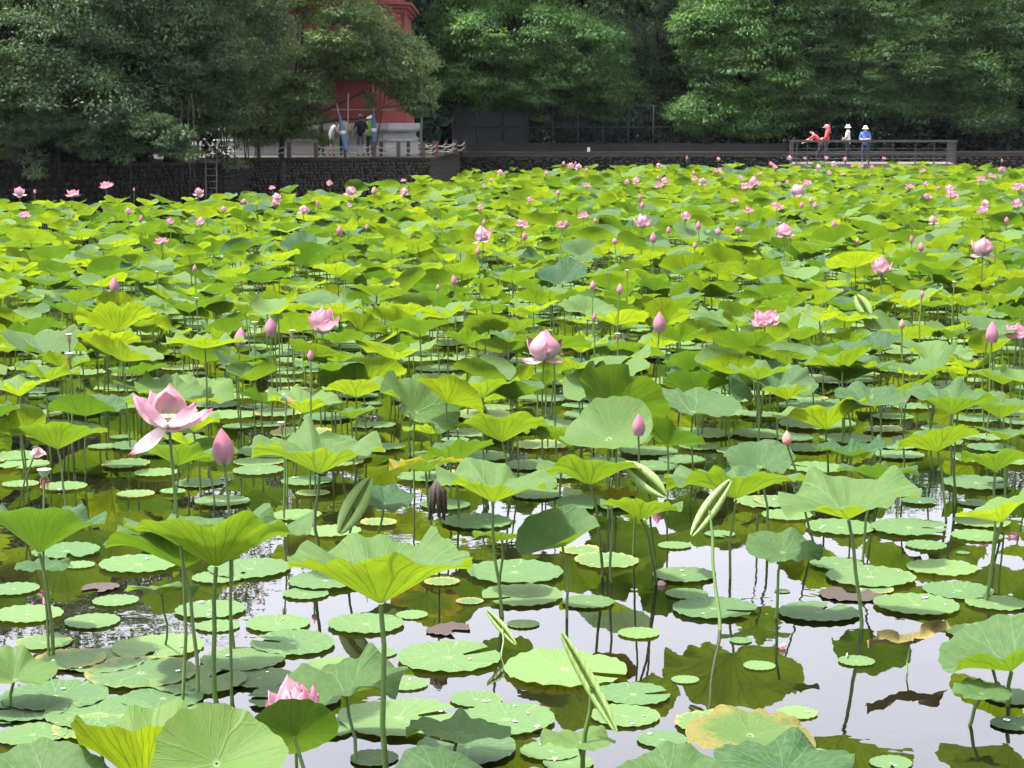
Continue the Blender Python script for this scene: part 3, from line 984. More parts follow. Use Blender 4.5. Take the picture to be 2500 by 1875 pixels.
def lx(px, d): return (px - 1250) / F_PX * d


def lz(py, d): return CAM_H + (300 - py) / F_PX * d


def lobe(px, py, d, wpx, hpx, ry, k):
    """a crown lobe by where it shows: centre, half width and half height in picture units"""
    return (lx(px, d), d, lz(py, d), 1.12 * wpx / F_PX * d, ry, 1.08 * hpx / F_PX * d, k)


def clump(px, py, d, rpx):
    return (lx(px, d), d, lz(py, d), rpx / F_PX * d)


# overhanging banyans at the left bank
tree("old banyan whose drooping boughs hang low over the dark water", (lx(60, 64), 64, GZ), 3.6, .38,
     [lobe(60, 130, 61, 210, 140, 3, 150), lobe(-160, 60, 61, 190, 200, 3, 80), lobe(240, 60, 63, 200, 150, 3, 120), lobe(60, -200, 62, 330, 230, 4, 110), lobe(110, 240, 60, 200, 70, 2, 90), lobe(-80, -430, 64, 260, 160, 4, 90), lobe(60, -520, 64, 230, 160, 3.5, 90), lobe(250, -440, 64, 190, 170, 3.5, 90)],
     'fol_banyan', 21, 180, .165, .075, size=(.5, 1.05), extra=[clump(88, 330, 59.5, 46), clump(90, 385, 59.5, 38), clump(92, 420, 59.4, 32), clump(60, 345, 59.6, 40), clump(215, 340, 60, 38), clump(225, 375, 60, 26), clump(300, 320, 60.4, 40)] + [clump(rnd.uniform(-60, 470), rnd.uniform(285, 385), rnd.uniform(59.3, 61), rnd.uniform(20, 42)) for _ in range(64)])
tree("banyan with a dense low crown in front of the ladder", (lx(420, 66.5), 66.8, GZ), 3.4, .34,
     [lobe(400, 120, 64, 190, 130, 2.6, 150), lobe(330, 250, 63.5, 130, 60, 2, 70), lobe(470, 230, 65, 120, 90, 2, 90), lobe(420, -160, 65, 260, 200, 3.5, 110), lobe(560, 90, 66, 130, 150, 2.5, 90), lobe(440, -420, 66, 220, 150, 3.5, 50)],
     'fol_banyan', 33, 180, .165, .075, size=(.5, 1.05), extra=[clump(530, 320, 65.5, 44), clump(560, 355, 65.6, 42), clump(600, 300, 66, 40), clump(575, 400, 65.8, 34), clump(540, 375, 65.6, 30)])
tree("slim pale-leaved tree spreading over the red tower", (lx(692, 71.9), 71.95, .5), 2.5, .13,
     [lobe(750, 60, 73, 180, 100, 1.9, 74), lobe(872, 105, 73.3, 95, 85, 1.6, 62), lobe(985, 165, 73.2, 66, 70, 1.2, 60), lobe(690, 190, 73, 110, 70, 1.4, 34), lobe(1020, 235, 73, 32, 45, .7, 24), lobe(640, 50, 73.5, 120, 140, 1.8, 70),
      lobe(800, -140, 74, 230, 150, 2.8, 90), lobe(780, -380, 74.5, 190, 150, 2.8, 50), lobe(870, 165, 73.2, 120, 24, 1.3, 45), lobe(650, 270, 72.6, 85, 75, 1.0, 90), lobe(735, 225, 72.6, 70, 45, 1.0, 34), lobe(700, 300, 72.4, 60, 30, .7, 20)],
     'fol_temple', 45, 150, .17, .075, lean=(.15, .6), size=(.38, .72), group="trees on the far bank",
     extra=[clump(905, 235, 72.6, 15), clump(910, 255, 72.6, 13), clump(795, 290, 72.8, 18), clump(780, 330, 72.7, 22), clump(800, 345, 72.7, 18), clump(770, 275, 72.8, 20), clump(700, 270, 72.9, 28), clump(650, 250, 72.9, 30), clump(720, 235, 72.9, 26)])
# trees beyond the far bank
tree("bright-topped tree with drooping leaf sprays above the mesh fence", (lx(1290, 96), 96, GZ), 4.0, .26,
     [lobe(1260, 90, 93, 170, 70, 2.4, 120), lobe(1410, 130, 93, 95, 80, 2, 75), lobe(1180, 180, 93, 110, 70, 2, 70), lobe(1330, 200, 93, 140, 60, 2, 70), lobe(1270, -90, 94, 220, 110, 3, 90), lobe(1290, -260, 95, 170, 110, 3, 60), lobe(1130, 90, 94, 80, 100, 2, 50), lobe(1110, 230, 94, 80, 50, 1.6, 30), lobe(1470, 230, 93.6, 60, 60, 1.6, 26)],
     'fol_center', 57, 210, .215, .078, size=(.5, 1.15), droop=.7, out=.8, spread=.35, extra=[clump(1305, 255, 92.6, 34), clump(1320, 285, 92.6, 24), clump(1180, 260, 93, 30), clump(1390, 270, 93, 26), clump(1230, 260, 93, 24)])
tree("grey-green fine-leaved tree in the shaded gap", (lx(1600, 99), 99.5, GZ), 4.2, .26,
     [lobe(1560, 60, 98, 130, 90, 2.4, 80), lobe(1650, 150, 98, 110, 110, 2.4, 70), lobe(1510, 200, 98, 90, 70, 2, 50), lobe(1700, 30, 96.5, 70, 60, 1.8, 34), lobe(1560, 250, 97, 120, 40, 1.8, 40), lobe(1590, -130, 99, 170, 130, 3, 60), lobe(1590, -300, 99, 130, 90, 3, 40)],
     'fol_gap', 63, 150, .24, .075)
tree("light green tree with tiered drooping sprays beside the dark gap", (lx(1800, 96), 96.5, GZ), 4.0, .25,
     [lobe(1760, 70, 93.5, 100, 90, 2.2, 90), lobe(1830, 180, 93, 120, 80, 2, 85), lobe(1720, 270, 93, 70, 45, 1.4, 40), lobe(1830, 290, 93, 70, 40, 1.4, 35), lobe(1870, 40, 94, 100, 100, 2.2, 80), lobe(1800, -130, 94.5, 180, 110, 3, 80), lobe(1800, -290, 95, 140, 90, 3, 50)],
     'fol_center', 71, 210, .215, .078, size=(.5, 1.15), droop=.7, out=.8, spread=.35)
tree("dark leafy tree behind the dock's near end", (lx(1990, 96), 97, GZ), 4.0, .24,
     [lobe(1960, 90, 94.5, 120, 110, 2.2, 90), lobe(2020, 230, 94, 120, 50, 2, 60), lobe(2060, 60, 95, 100, 110, 2.2, 70), lobe(2000, -130, 95, 170, 110, 3, 70), lobe(2000, -290, 96, 130, 90, 3, 40), lobe(1930, 240, 94, 80, 60, 1.6, 50)],
     'fol_right', 83, 210, .21, .070, size=(.5, 1.15), droop=.5, out=.9, spread=.35)
tree("feathery tree arching over the dock", (lx(2190, 97), 97, GZ), 4.2, .26,
     [lobe(2180, 150, 93.5, 130, 90, 2.4, 110), lobe(2300, 90, 94, 120, 100, 2.4, 90), lobe(2150, 40, 94, 120, 90, 2.4, 80), lobe(2220, -120, 95, 190, 110, 3, 80), lobe(2200, -280, 95.5, 150, 100, 3, 50), lobe(2170, 255, 93, 80, 30, 1.4, 36)],
     'fol_right', 97, 210, .225, .064, size=(.5, 1.15), droop=.3, out=1.1, spread=.25)
tree("feathery tree reaching down to the bank beyond the dock", (lx(2420, 96), 96.5, GZ), 4.0, .26,
     [lobe(2400, 180, 93.5, 110, 80, 2.2, 90), lobe(2380, 280, 93, 80, 34, 1.4, 44), lobe(2480, 80, 94, 130, 110, 2.4, 100), lobe(2620, 150, 94, 140, 140, 2.6, 70), lobe(2450, -120, 95, 200, 120, 3, 80), lobe(2450, -290, 95.5, 150, 100, 3, 50)],
     'fol_right', 101, 210, .225, .064, size=(.5, 1.15), droop=.3, out=1.1, spread=.25)
tree("tall dark tree between the tower and the bright-topped tree", (lx(1080, 97), 98, GZ), 4.0, .24,
     [lobe(1070, 60, 97, 90, 120, 2.2, 70), lobe(1110, 200, 96.5, 90, 60, 2, 44), lobe(1060, -140, 98, 130, 120, 3, 60), lobe(1060, -300, 98, 110, 80, 3, 30)],
     'fol_dark', 111, 140, .22, .08)

# second row of trees, then the far wood behind everything
bk = random.Random(404)
BACK = ["dark tree filling the back row behind the tower's far side", "dark tree in the back row behind the mesh fence", "dark tree in the back row behind the white board", "dark tree in the back row behind the shaded gap",
        "dark tree in the back row behind the tiered sprays", "dark tree in the back row behind the dock people", "dark tree in the back row behind the dock's empty end", "dark tree in the back row past the dock"]
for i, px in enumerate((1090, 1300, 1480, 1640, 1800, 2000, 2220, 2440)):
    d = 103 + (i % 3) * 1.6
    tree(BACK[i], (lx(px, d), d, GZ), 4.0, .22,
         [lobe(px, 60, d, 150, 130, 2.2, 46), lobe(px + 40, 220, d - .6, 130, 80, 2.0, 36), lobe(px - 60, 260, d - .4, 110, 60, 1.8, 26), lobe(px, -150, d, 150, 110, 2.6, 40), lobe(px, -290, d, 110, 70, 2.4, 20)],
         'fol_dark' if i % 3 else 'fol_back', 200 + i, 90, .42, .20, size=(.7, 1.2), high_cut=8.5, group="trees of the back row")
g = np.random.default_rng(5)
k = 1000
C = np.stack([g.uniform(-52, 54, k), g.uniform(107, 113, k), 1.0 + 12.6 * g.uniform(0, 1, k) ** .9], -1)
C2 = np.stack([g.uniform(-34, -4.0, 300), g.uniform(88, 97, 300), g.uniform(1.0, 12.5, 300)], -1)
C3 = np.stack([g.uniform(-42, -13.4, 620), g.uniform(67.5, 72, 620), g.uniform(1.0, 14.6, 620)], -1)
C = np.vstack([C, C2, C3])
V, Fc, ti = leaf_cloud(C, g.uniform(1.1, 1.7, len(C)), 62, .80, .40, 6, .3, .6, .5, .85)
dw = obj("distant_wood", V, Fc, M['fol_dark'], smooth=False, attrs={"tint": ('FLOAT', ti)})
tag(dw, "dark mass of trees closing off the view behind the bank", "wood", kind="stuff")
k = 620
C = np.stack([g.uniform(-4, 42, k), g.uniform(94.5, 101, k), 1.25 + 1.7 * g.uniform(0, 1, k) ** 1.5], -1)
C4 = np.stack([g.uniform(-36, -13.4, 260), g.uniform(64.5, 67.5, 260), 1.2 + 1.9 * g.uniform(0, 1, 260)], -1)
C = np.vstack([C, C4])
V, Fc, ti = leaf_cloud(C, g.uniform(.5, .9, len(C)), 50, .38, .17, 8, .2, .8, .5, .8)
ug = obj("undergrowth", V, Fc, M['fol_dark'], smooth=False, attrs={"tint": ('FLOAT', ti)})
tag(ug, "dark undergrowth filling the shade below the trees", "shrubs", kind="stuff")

# aerial roots hanging under the banyans
roots = empty("aerial_roots", (lx(250, 62.5), 62.5, GZ))
tag(roots, "thin aerial roots hanging in the gloom below the banyan boughs", "roots")
rr_ = random.Random(77)
for k in range(46):
    px = rr_.uniform(-60, 640); d = rr_.uniform(61.5, 65.5) if px < 480 else rr_.uniform(66.5, 70)
    x = lx(px, d); z0 = rr_.uniform(3.0, 3.8); z1 = rr_.uniform(.1, 1.2)
    pts = [(x + rr_.uniform(-.05, .05) - roots.location.x, d - roots.location.y, z0 + (z1 - z0) * i / 5 - GZ) for i in range(6)]
    V, Fc = tube(pts, [rr_.uniform(.012, .03) * (1.2 - .1 * i) for i in range(6)], 5)
    obj("root", V, Fc, M['trunk_pale' if k % 4 == 0 else 'trunk'], roots)

# ------------------------------------------------------------------ lotus plants
def leaf_grid(seg, rings, slope, seed, wave=.10, nw=6, q=1.05, fold=0.0, fold_dir=0.0, flare=.10, notch=0.0, irr=.05, flat_pad=False):
    """unit-radius lotus leaf blade: cup on a fine ring grid, ruffled rim. Returns V, quads, lc (leaf coordinates)"""
    g = np.random.default_rng(seed)
    rr = np.linspace(.015, 1, rings + 1) ** .92
    th = np.arange(seg) * 2 * np.pi / seg
    ph = g.uniform(0, 6.28, 8)
    out = 1 + irr * (np.sin(2 * th + ph[0]) + .6 * np.sin(3 * th + ph[1]) + .35 * np.sin(nw * th + ph[2]) + .22 * np.sin((2 * nw + 1) * th + ph[3])) + (0 if flat_pad else .012) * np.sin(17 * th + ph[3] + 1)
    Rg, Tg = np.meshgrid(rr, th, indexing='ij')
    Og = np.repeat(out[None], rings + 1, 0)
    amp = wave * (.65 + .35 * np.sin(Tg * 1.0 + ph[7]))
    ruf = amp * Rg ** 2.6 * (np.sin(nw * Tg + ph[4] + .5 * np.sin(2 * Tg + ph[5])) + .60 * np.sin((nw * 2 - 1) * Tg + ph[6]) + .35 * np.sin((nw * 3 + 1) * Tg + ph[0]))
    lobes = slope * .08 * Rg * (np.sin(2 * Tg + ph[1]) + .5 * np.sin(3 * Tg + ph[2]))
    z = slope * Rg ** q + ruf + lobes - flare * np.clip((Rg - .55) / .45, 0, 1) ** 1.8 + .020 * Rg ** 6 * np.sin(17 * Tg + ph[3])
    X = Rg * Og * np.cos(Tg); Y = Rg * Og * np.sin(Tg)
    shr = 1 / np.sqrt(1 + (slope * .6) ** 2)
    X, Y = X * (1 if flat_pad else shr * 1.08), Y * (1 if flat_pad else shr * 1.08)
    if fold:
        u = X * math.cos(fold_dir) + Y * math.sin(fold_dir)
        v = -X * math.sin(fold_dir) + Y * math.cos(fold_dir)
        ang = np.clip(abs(fold) * np.abs(u), 0, 2.5) * np.sign(u)      # bend round an axis: a taco fold
        kk = abs(fold)
        u2 = np.sin(ang) / kk; dz = (1 - np.cos(ang)) / kk * np.sign(fold)
        z = z * np.cos(ang) * .8 + dz
        X = u2 * math.cos(fold_dir) - v * math.sin(fold_dir); Y = u2 * math.sin(fold_dir) + v * math.cos(fold_dir)
    V = np.stack([X, Y, z], -1).reshape(-1, 3)
    lc = np.stack([Rg * np.cos(Tg), Rg * np.sin(Tg), 0 * Rg], -1).reshape(-1, 3)
    i = np.arange(rings)[:, None]; j = np.arange(seg)[None]; j2 = (j + 1) % seg
    F = np.stack([i * seg + j, (i + 1) * seg + j, (i + 1) * seg + j2, i * seg + j2], -1)
    if notch:
        kcut = int(g.integers(seg)); keep = np.ones((rings, seg), bool)
        for a in range(int(notch)):
            keep[int(rings * .35):, (kcut + a) % seg] = False
        F = F[keep]
    return V, F.reshape(-1, 4), lc


def tilt_matrix(deg, direction, spin=0.0):
    """tip the leaf's axis by deg towards direction (degrees, 0 = +X, 90 = away from the camera)"""
    a = math.radians(direction)
    ax = Vector((-math.sin(a), math.cos(a), 0))
    return Matrix.Rotation(math.radians(deg), 4, ax) @ Matrix.Rotation(spin, 4, 'Z')


def stem_mesh(base, top, r, seed, bend=.06, sides=6, k=7):
    g = random.Random(seed)
    base, top = Vector(base), Vector(top)
    L = (top - base).length
    o1 = Vector((g.uniform(-1, 1), g.uniform(-1, 1), 0)) * bend * L
    ph = g.uniform(0, 6)
    pts = [base.lerp(top, i / (k - 1)) + o1 * math.sin(math.pi * i / (k - 1)) + Vector((.008 * math.sin(ph + i * 1.7), 0, 0)) * (0 if i == k - 1 else 1) for i in range(k)]
    return tube(pts, [r * (1.15 - .3 * i / (k - 1)) for i in range(k)], sides, False)


COLS = [(200, "below the low bough"), (420, "below the banyan gloom"), (560, "below the ladder"), (740, "below the slim tree"),
        (870, "below the leaning banner"), (965, "below the black-shirted man"), (1080, "below the grey post"), (1250, "below the fence end"),
        (1420, "below the bright-topped tree"), (1560, "below the white board"), (1760, "below the tree gap"), (1925, "short of the dock"),
        (2025, "below the red jackets"), (2140, "below the blue shirt"), (2330, "below the empty dock"), (99999, "past the dock")]
ROWS = [(9.2, "at the very front"), (11.0, "in the open water"), (13.5, "behind the open water"), (16.5, "in the thinning leaves"), (21, "early in the crowd"), (27, "in the nearer crowd"),
        (36, "mid crowd"), (48, "late in the crowd"), (62, "near the far edge"), (999, "at the far edge")]
ORD = ["", "second", "third", "fourth", "fifth", "sixth", "seventh", "eighth", "ninth", "tenth", "eleventh", "twelfth", "thirteenth", "fourteenth", "fifteenth", "sixteenth"]
AUTO = []          # (object, look, world point): labelled at the end, counting towards the dock


def where(p):
    x, y = proj(p)
    return next(t for lim, t in ROWS if p[1] < lim) + " " + next(t for lim, t in COLS if x < lim)


def auto_label(o, look, p):
    AUTO.append((o, look, tuple(p)))


def finish_labels():
    by = {}
    for o, look, p in AUTO:
        by.setdefault(look + " " + where(p), []).append((proj(p)[0], o))
    for txt, lst in by.items():
        lst.sort(key=lambda a: a[0])
        for i, (_, o) in enumerate(lst):
            o["label"] = txt if len(lst) == 1 else (("first" if i == 0 else ORD[i] if i < len(ORD) else f"{i + 1}th") + " " + txt)


def lotus_leaf(tip, R, slope, tilt, tdir, seed, base=None, label=None, look=None, wave=.10, nw=6, tint=.5, age=0.0, fold=0.0, fold_dir=0.0, seg=72, rings=14, q=1.05, flare=.08, spin=None, sr=.009, back=0.0):
    """one upright leaf: blade and stem; tip = where the stem meets the blade"""
    tip = Vector(tip)
    if base is None:
        g = random.Random(seed)
        base = Vector((tip.x + g.uniform(-.06, .06), tip.y + g.uniform(-.04, .08), 0))
    e = empty("lotus_leaf", (base[0], base[1], 0))
    V, Fq, lc = leaf_grid(seg, rings, slope, seed, wave, nw, q, fold, math.radians(fold_dir), flare)
    if spin is None and back:                      # turn the leaf so that its higher rim stands towards the viewer
        rim = V[-seg:]
        def front(sp):
            a = np.arctan2(rim[:, 1], rim[:, 0]) + sp
            w = np.clip(np.cos(a + np.pi / 2), 0, 1) ** 2
            return (rim[:, 2] * w).sum() / w.sum() - .5 * np.std(rim[:, 2][w > .5])
        spin = max((k * .2618 for k in range(24)), key=front)
    me = make_mesh("blade", V * R, Fq, M['leaf'], {"lc": ('FLOAT_VECTOR', lc), "tint": ('FLOAT', np.full(len(V), tint)), "age": ('FLOAT', np.full(len(V), age))})
    b = link("blade", me, e)
    b.matrix_local = Matrix.Translation(tip - e.location) @ tilt_matrix(back, 90) @ tilt_matrix(tilt, tdir, spin if spin is not None else random.Random(seed).uniform(0, 6.28))
    V, Fc = stem_mesh((0, 0, -.25), tip - e.location - Vector((0, 0, .002)), sr, seed)
    obj("stem", V, Fc, M['stem'], e)
    tag(e, label, "lotus leaf", "upright lotus leaves")
    if not label: auto_label(e, look or "cupped green lotus leaf", tip)
    return e


def HL(x, y, width, d, slope=.6, tilt=0, tdir=0, seed=1, bx=None, by=None, label=None, **kw):
    """hand-placed leaf: x, y, width, bx, by in the 2212-wide view of the photograph"""
    p = at(x * S, y * S, d)
    R = width * S / 2 / ppm(p)
    base = None
    if seed % 3 == 0: kw.setdefault('age', .12)
    if bx is not None:
        base = at(bx * S, by * S, d) if by is None else on_water(bx * S, by * S)
        if by is not None and abs(base.y - p.y) > .8: base.y = p.y + (.8 if base.y > p.y else -.8)
    if tilt < 13: kw.setdefault('back', 8.0); slope *= .98; kw.setdefault('flare', .15)
    kw['wave'] = kw.get('wave', .10) * .95
    return lotus_leaf(p, R, slope, tilt, tdir, seed, base, label, **kw)


# --- the large leaves of the near water, one by one
HL(822, 1305, 385, 7.35, .72, 3, -90, 101, label="largest yellow-green bowl leaf on a thick stem at the very front", wave=.10, nw=6, tint=.55, sr=.013, flare=.12)
HL(467, 1225, 385, 8.25, .66, 4, 90, 102, 488, 1530, label="wide bright leaf with ragged rim crossed by the big bud's stem", wave=.13, nw=6, tint=.45, sr=.012)
HL(398, 1228, 345, 8.65, .60, 6, 120, 103, 407, 1508, label="leaf tucked behind the wide ragged leaf below the big open flower", wave=.10, nw=5, tint=.4, sr=.010)
HL(85, 1195, 270, 9.1, .80, 6, 60, 104, 92, 1420, label="cupped leaf with curled rim standing by the seed pod stem", wave=.13, nw=5, tint=.35, sr=.010)
HL(125, 971, 195, 12.9, .62, 6, 100, 105, 137, 1098, label="fan-like leaf above the drooping withered flower", wave=.08, nw=6, tint=.5)
HL(418, 934, 120, 13.2, .85, 8, 0, 106, label="small yellow leaf half hidden by the big open flower", wave=.12, nw=4, tint=.9)
HL(385, 1006, 172, 12.3, .55, 8, 80, 107, label="scalloped leaf just below the big open flower's lowest petal", wave=.12, nw=6, tint=.35)
HL(690, 1024, 285, 11.0, .62, 6, -60, 108, 703, 1175, label="broad wavy leaf turning up its pale inside by the rolled leaf", wave=.14, nw=6, tint=.6, sr=.011)
HL(1065, 1085, 250, 9.9, .60, 8, -70, 109, 1103, 1332, label="wavy leaf showing pale green inside on a slanting stem", wave=.14, nw=5, tint=.6, sr=.010)
HL(1275, 1047, 215, 10.6, .55, 7, 95, 110, 1290, 1240, label="veined bright leaf beneath the lone tall bud", wave=.13, nw=5, tint=.45, sr=.010)
HL(1085, 955, 208, 13.0, .58, 8, 90, 111, label="deep-veined leaf with high back rim by the cupped white-pink flower's stem", wave=.10, nw=5, tint=.45)
HL(1315, 950, 190, 12.4, .40, 30, -120, 112, label="broad pale leaf tipped over to show its whole upper side", wave=.07, nw=4, tint=.8, fold=.7, fold_dir=60)
HL(1230, 965, 170, 13.0, .55, 8, 80, 113, label="yellowish leaf peeping from under the tipped pale leaf", wave=.08, tint=.6)
HL(1590, 1078, 285, 10.8, .50, 4, 80, 114, label="low wide leaf with drooping sides behind the slender rolled leaf", wave=.12, nw=7, tint=.3)
HL(1640, 1010, 150, 11.6, .42, 16, -90, 115, label="blue-green leaf lying over the low wide leaf", wave=.10, nw=5, tint=.15)
HL(1833, 1122, 298, 9.7, .55, 12, -125, 116, 1858, 1362, label="big pale leaf with sweeping open inside in the open water", wave=.14, nw=5, tint=.8, sr=.011)
HL(1690, 1195, 150, 9.9, .30, 14, -90, 117, label="small dull-green leaf showing its top above bare water", wave=.10, nw=5, tint=.3)
HL(1215, 1178, 180, 9.9, .45, 24, -140, 118, label="blue-green leaf sloping towards the viewer in the open water", wave=.10, nw=4, tint=.15, fold=.8, fold_dir=20)
HL(1385, 1122, 172, 10.2, .55, 8, 60, 119, 1405, 1240, label="bright leaf with ragged rim beside the sloping blue-green leaf", wave=.12, nw=5, tint=.6)
HL(1320, 1085, 118, 10.7, .5, 8, 90, 120, label="old yellow leaf specked with brown holes", wave=.07, tint=.9, age=.95)
HL(2165, 1128, 165, 10.2, .60, 22, 150, 121, label="glowing yellow leaf cut by the picture edge", wave=.08, nw=4, tint=1.0, sr=.011)
HL(1785, 928, 212, 13.5, .62, 8, 160, 122, 1792, 1035, label="brightest yellow fan leaf above the withered brown bud", wave=.10, nw=6, tint=1.0)
HL(2055, 895, 205, 12.9, .62, 8, -80, 123, 2088, 1085, label="wide two-toned leaf with blue-green inside and glowing wall", wave=.11, nw=6, tint=.35, sr=.010)
HL(2160, 905, 175, 13.4, .60, 6, -60, 124, label="two-toned leaf overlapping the wide one at the picture edge", wave=.10, tint=.4)
HL(2025, 976, 185, 12.4, .48, 10, 150, 125, label="leaf with one sunlit yellow lip and a shaded wall", wave=.09, nw=5, tint=.7, fold=.6, fold_dir=90)
HL(2150, 1018, 165, 11.5, .58, 6, 90, 126, label="shaded cup leaf standing over rippled water", wave=.11, tint=.2)
HL(1895, 1035, 170, 11.2, .42, 4, 60, 127, label="dark green leaf shading the big pale leaf", wave=.12, tint=.15)
HL(1820, 825, 225, 15.8, .55, 8, -60, 128, label="long wavy leaf behind the brightest yellow fan", wave=.12, tint=.4)
HL(1517, 826, 180, 15.8, .70, 8, 80, 129, label="tall dark-veined cup leaf between two bare stems", wave=.10, tint=.3)
HL(1680, 850, 150, 15.2, .60, 20, -70, 130, label="blue-green leaf drooping below the yellow-rimmed bowl", wave=.10, tint=.1)
HL(1655, 800, 140, 16.4, .62, 6, 90, 131, label="glowing bowl above the drooping blue-green leaf", wave=.10, tint=.7)
HL(1085, 1168, 120, 10.4, .35, 10, 60, 132, label="leaf edge hidden behind the wavy pale leaf", tint=.2)
HL(885, 885, 98, 14.8, .95, 4, 0, 133, label="narrow glowing cup with two raised horns", wave=.16, nw=2, tint=.9)
HL(930, 938, 110, 13.8, .40, 5, 90, 134, label="flat yellow leaf below the horned cup", wave=.10, tint=.8)
HL(920, 1020, 150, 12.0, .45, 8, 130, 135, label="ageing leaf with yellow blotched rim over the water", wave=.14, tint=.5, age=.55)
HL(985, 1000, 170, 12.4, .40, 16, 150, 136, label="leaf with a dark blue-green flank rising to a point", wave=.10, tint=.1, fold=.7, fold_dir=80)
HL(830, 1090, 120, 11.4, .40, 14, -60, 137, label="blue-green leaf just beside the double-scrolled leaf", wave=.08, tint=.1)
HL(235, 768, 145, 16.6, .75, 6, 90, 138, label="brilliant yellow fan leaf in front of the seed pods", wave=.08, tint=1.0)
HL(655, 893, 165, 14.0, .60, 8, -60, 139, label="bright cup leaf beneath the leaning seed pod", wave=.12, tint=.7)
HL(350, 1285, 155, 8.9, .34, 3, 90, 140, 358, 1336, label="small low leaf spread just above the water", wave=.12, nw=5, tint=.65, sr=.006)
HL(500, 1180, 110, 9.3, .55, 12, 20, 141, label="upright leaf edge rising beside the big bud's stem", wave=.12, tint=.4)
HL(95, 1230, 120, 9.6, .30, 6, -90, 142, label="flat green leaf under the curled-rim leaf", tint=.3)
# very front row, cut by the lower edge
HL(310, 1705, 320, 6.7, .90, 6, 90, 150, label="crumpled leaf with a tall yellow flap at the lower edge", wave=.22, nw=3, tint=1.0, flare=.0)
HL(468, 1650, 262, 6.35, .30, 32, -70, 151, label="huge pale leaf turned up to the viewer at the lower edge", wave=.05, nw=5, tint=.8, fold=.5, fold_dir=70)
HL(636, 1592, 168, 6.85, .30, 66, 100, 152, label="leaf folded upright in front of the half-hidden flower", wave=.04, nw=4, tint=.2, fold=.6, fold_dir=100)
HL(748, 1500, 262, 7.7, .42, 12, -120, 153, 755, 1655, label="wavy leaf lit from above beside the thick stem", wave=.16, nw=5, tint=.45, sr=.009)
HL(993, 1583, 222, 7.4, .22, 2, 0, 154, label="shallow leaf barely above the pale floating pads", wave=.12, nw=5, tint=.6, sr=.008)
HL(965, 1690, 235, 6.8, .25, 22, -100, 155, label="grey-green domed leaf at the lower edge", wave=.05, nw=5, tint=.25, fold=-.8, fold_dir=10)
HL(1452, 1722, 262, 6.75, .34, 17, -85, 156, label="smooth blue-green leaf with a curled golden edge", wave=.10, nw=4, tint=.25)
HL(1692, 1672, 285, 7.05, .34, 9, -100, 157, label="long leaf with sunlit yellow lip by the blotched pad", wave=.12, nw=5, tint=.35)
HL(1250, 1606, 158, 7.3, .28, 4, -60, 158, label="little golden leaf around the slender stem", wave=.14, nw=4, tint=.9)
HL(2185, 1450, 290, 8.3, .62, 18, 170, 159, label="big cup leaf leaning in over the reflections", wave=.08, nw=5, tint=.3, sr=.011)
HL(30, 1470, 165, 8.3, .50, 14, -40, 160, label="curling green leaf at the picture edge above the mottled pads", wave=.14, nw=4, tint=.5)
HL(90, 1705, 270, 6.6, .25, 18, -90, 161, label="smooth green leaf in the lowest corner", wave=.06, nw=4, tint=.3)
HL(2120, 1500, 120, 8.0, .3, 10, -90, 162, label="drooping blue-green leaf below the leaning cup leaf", tint=.2)
HL(1620, 1590, 260, 7.6, .20, 12, -90, 163, label="mottled yellowing leaf lying behind the long leaf", wave=.06, tint=.8, age=.6)

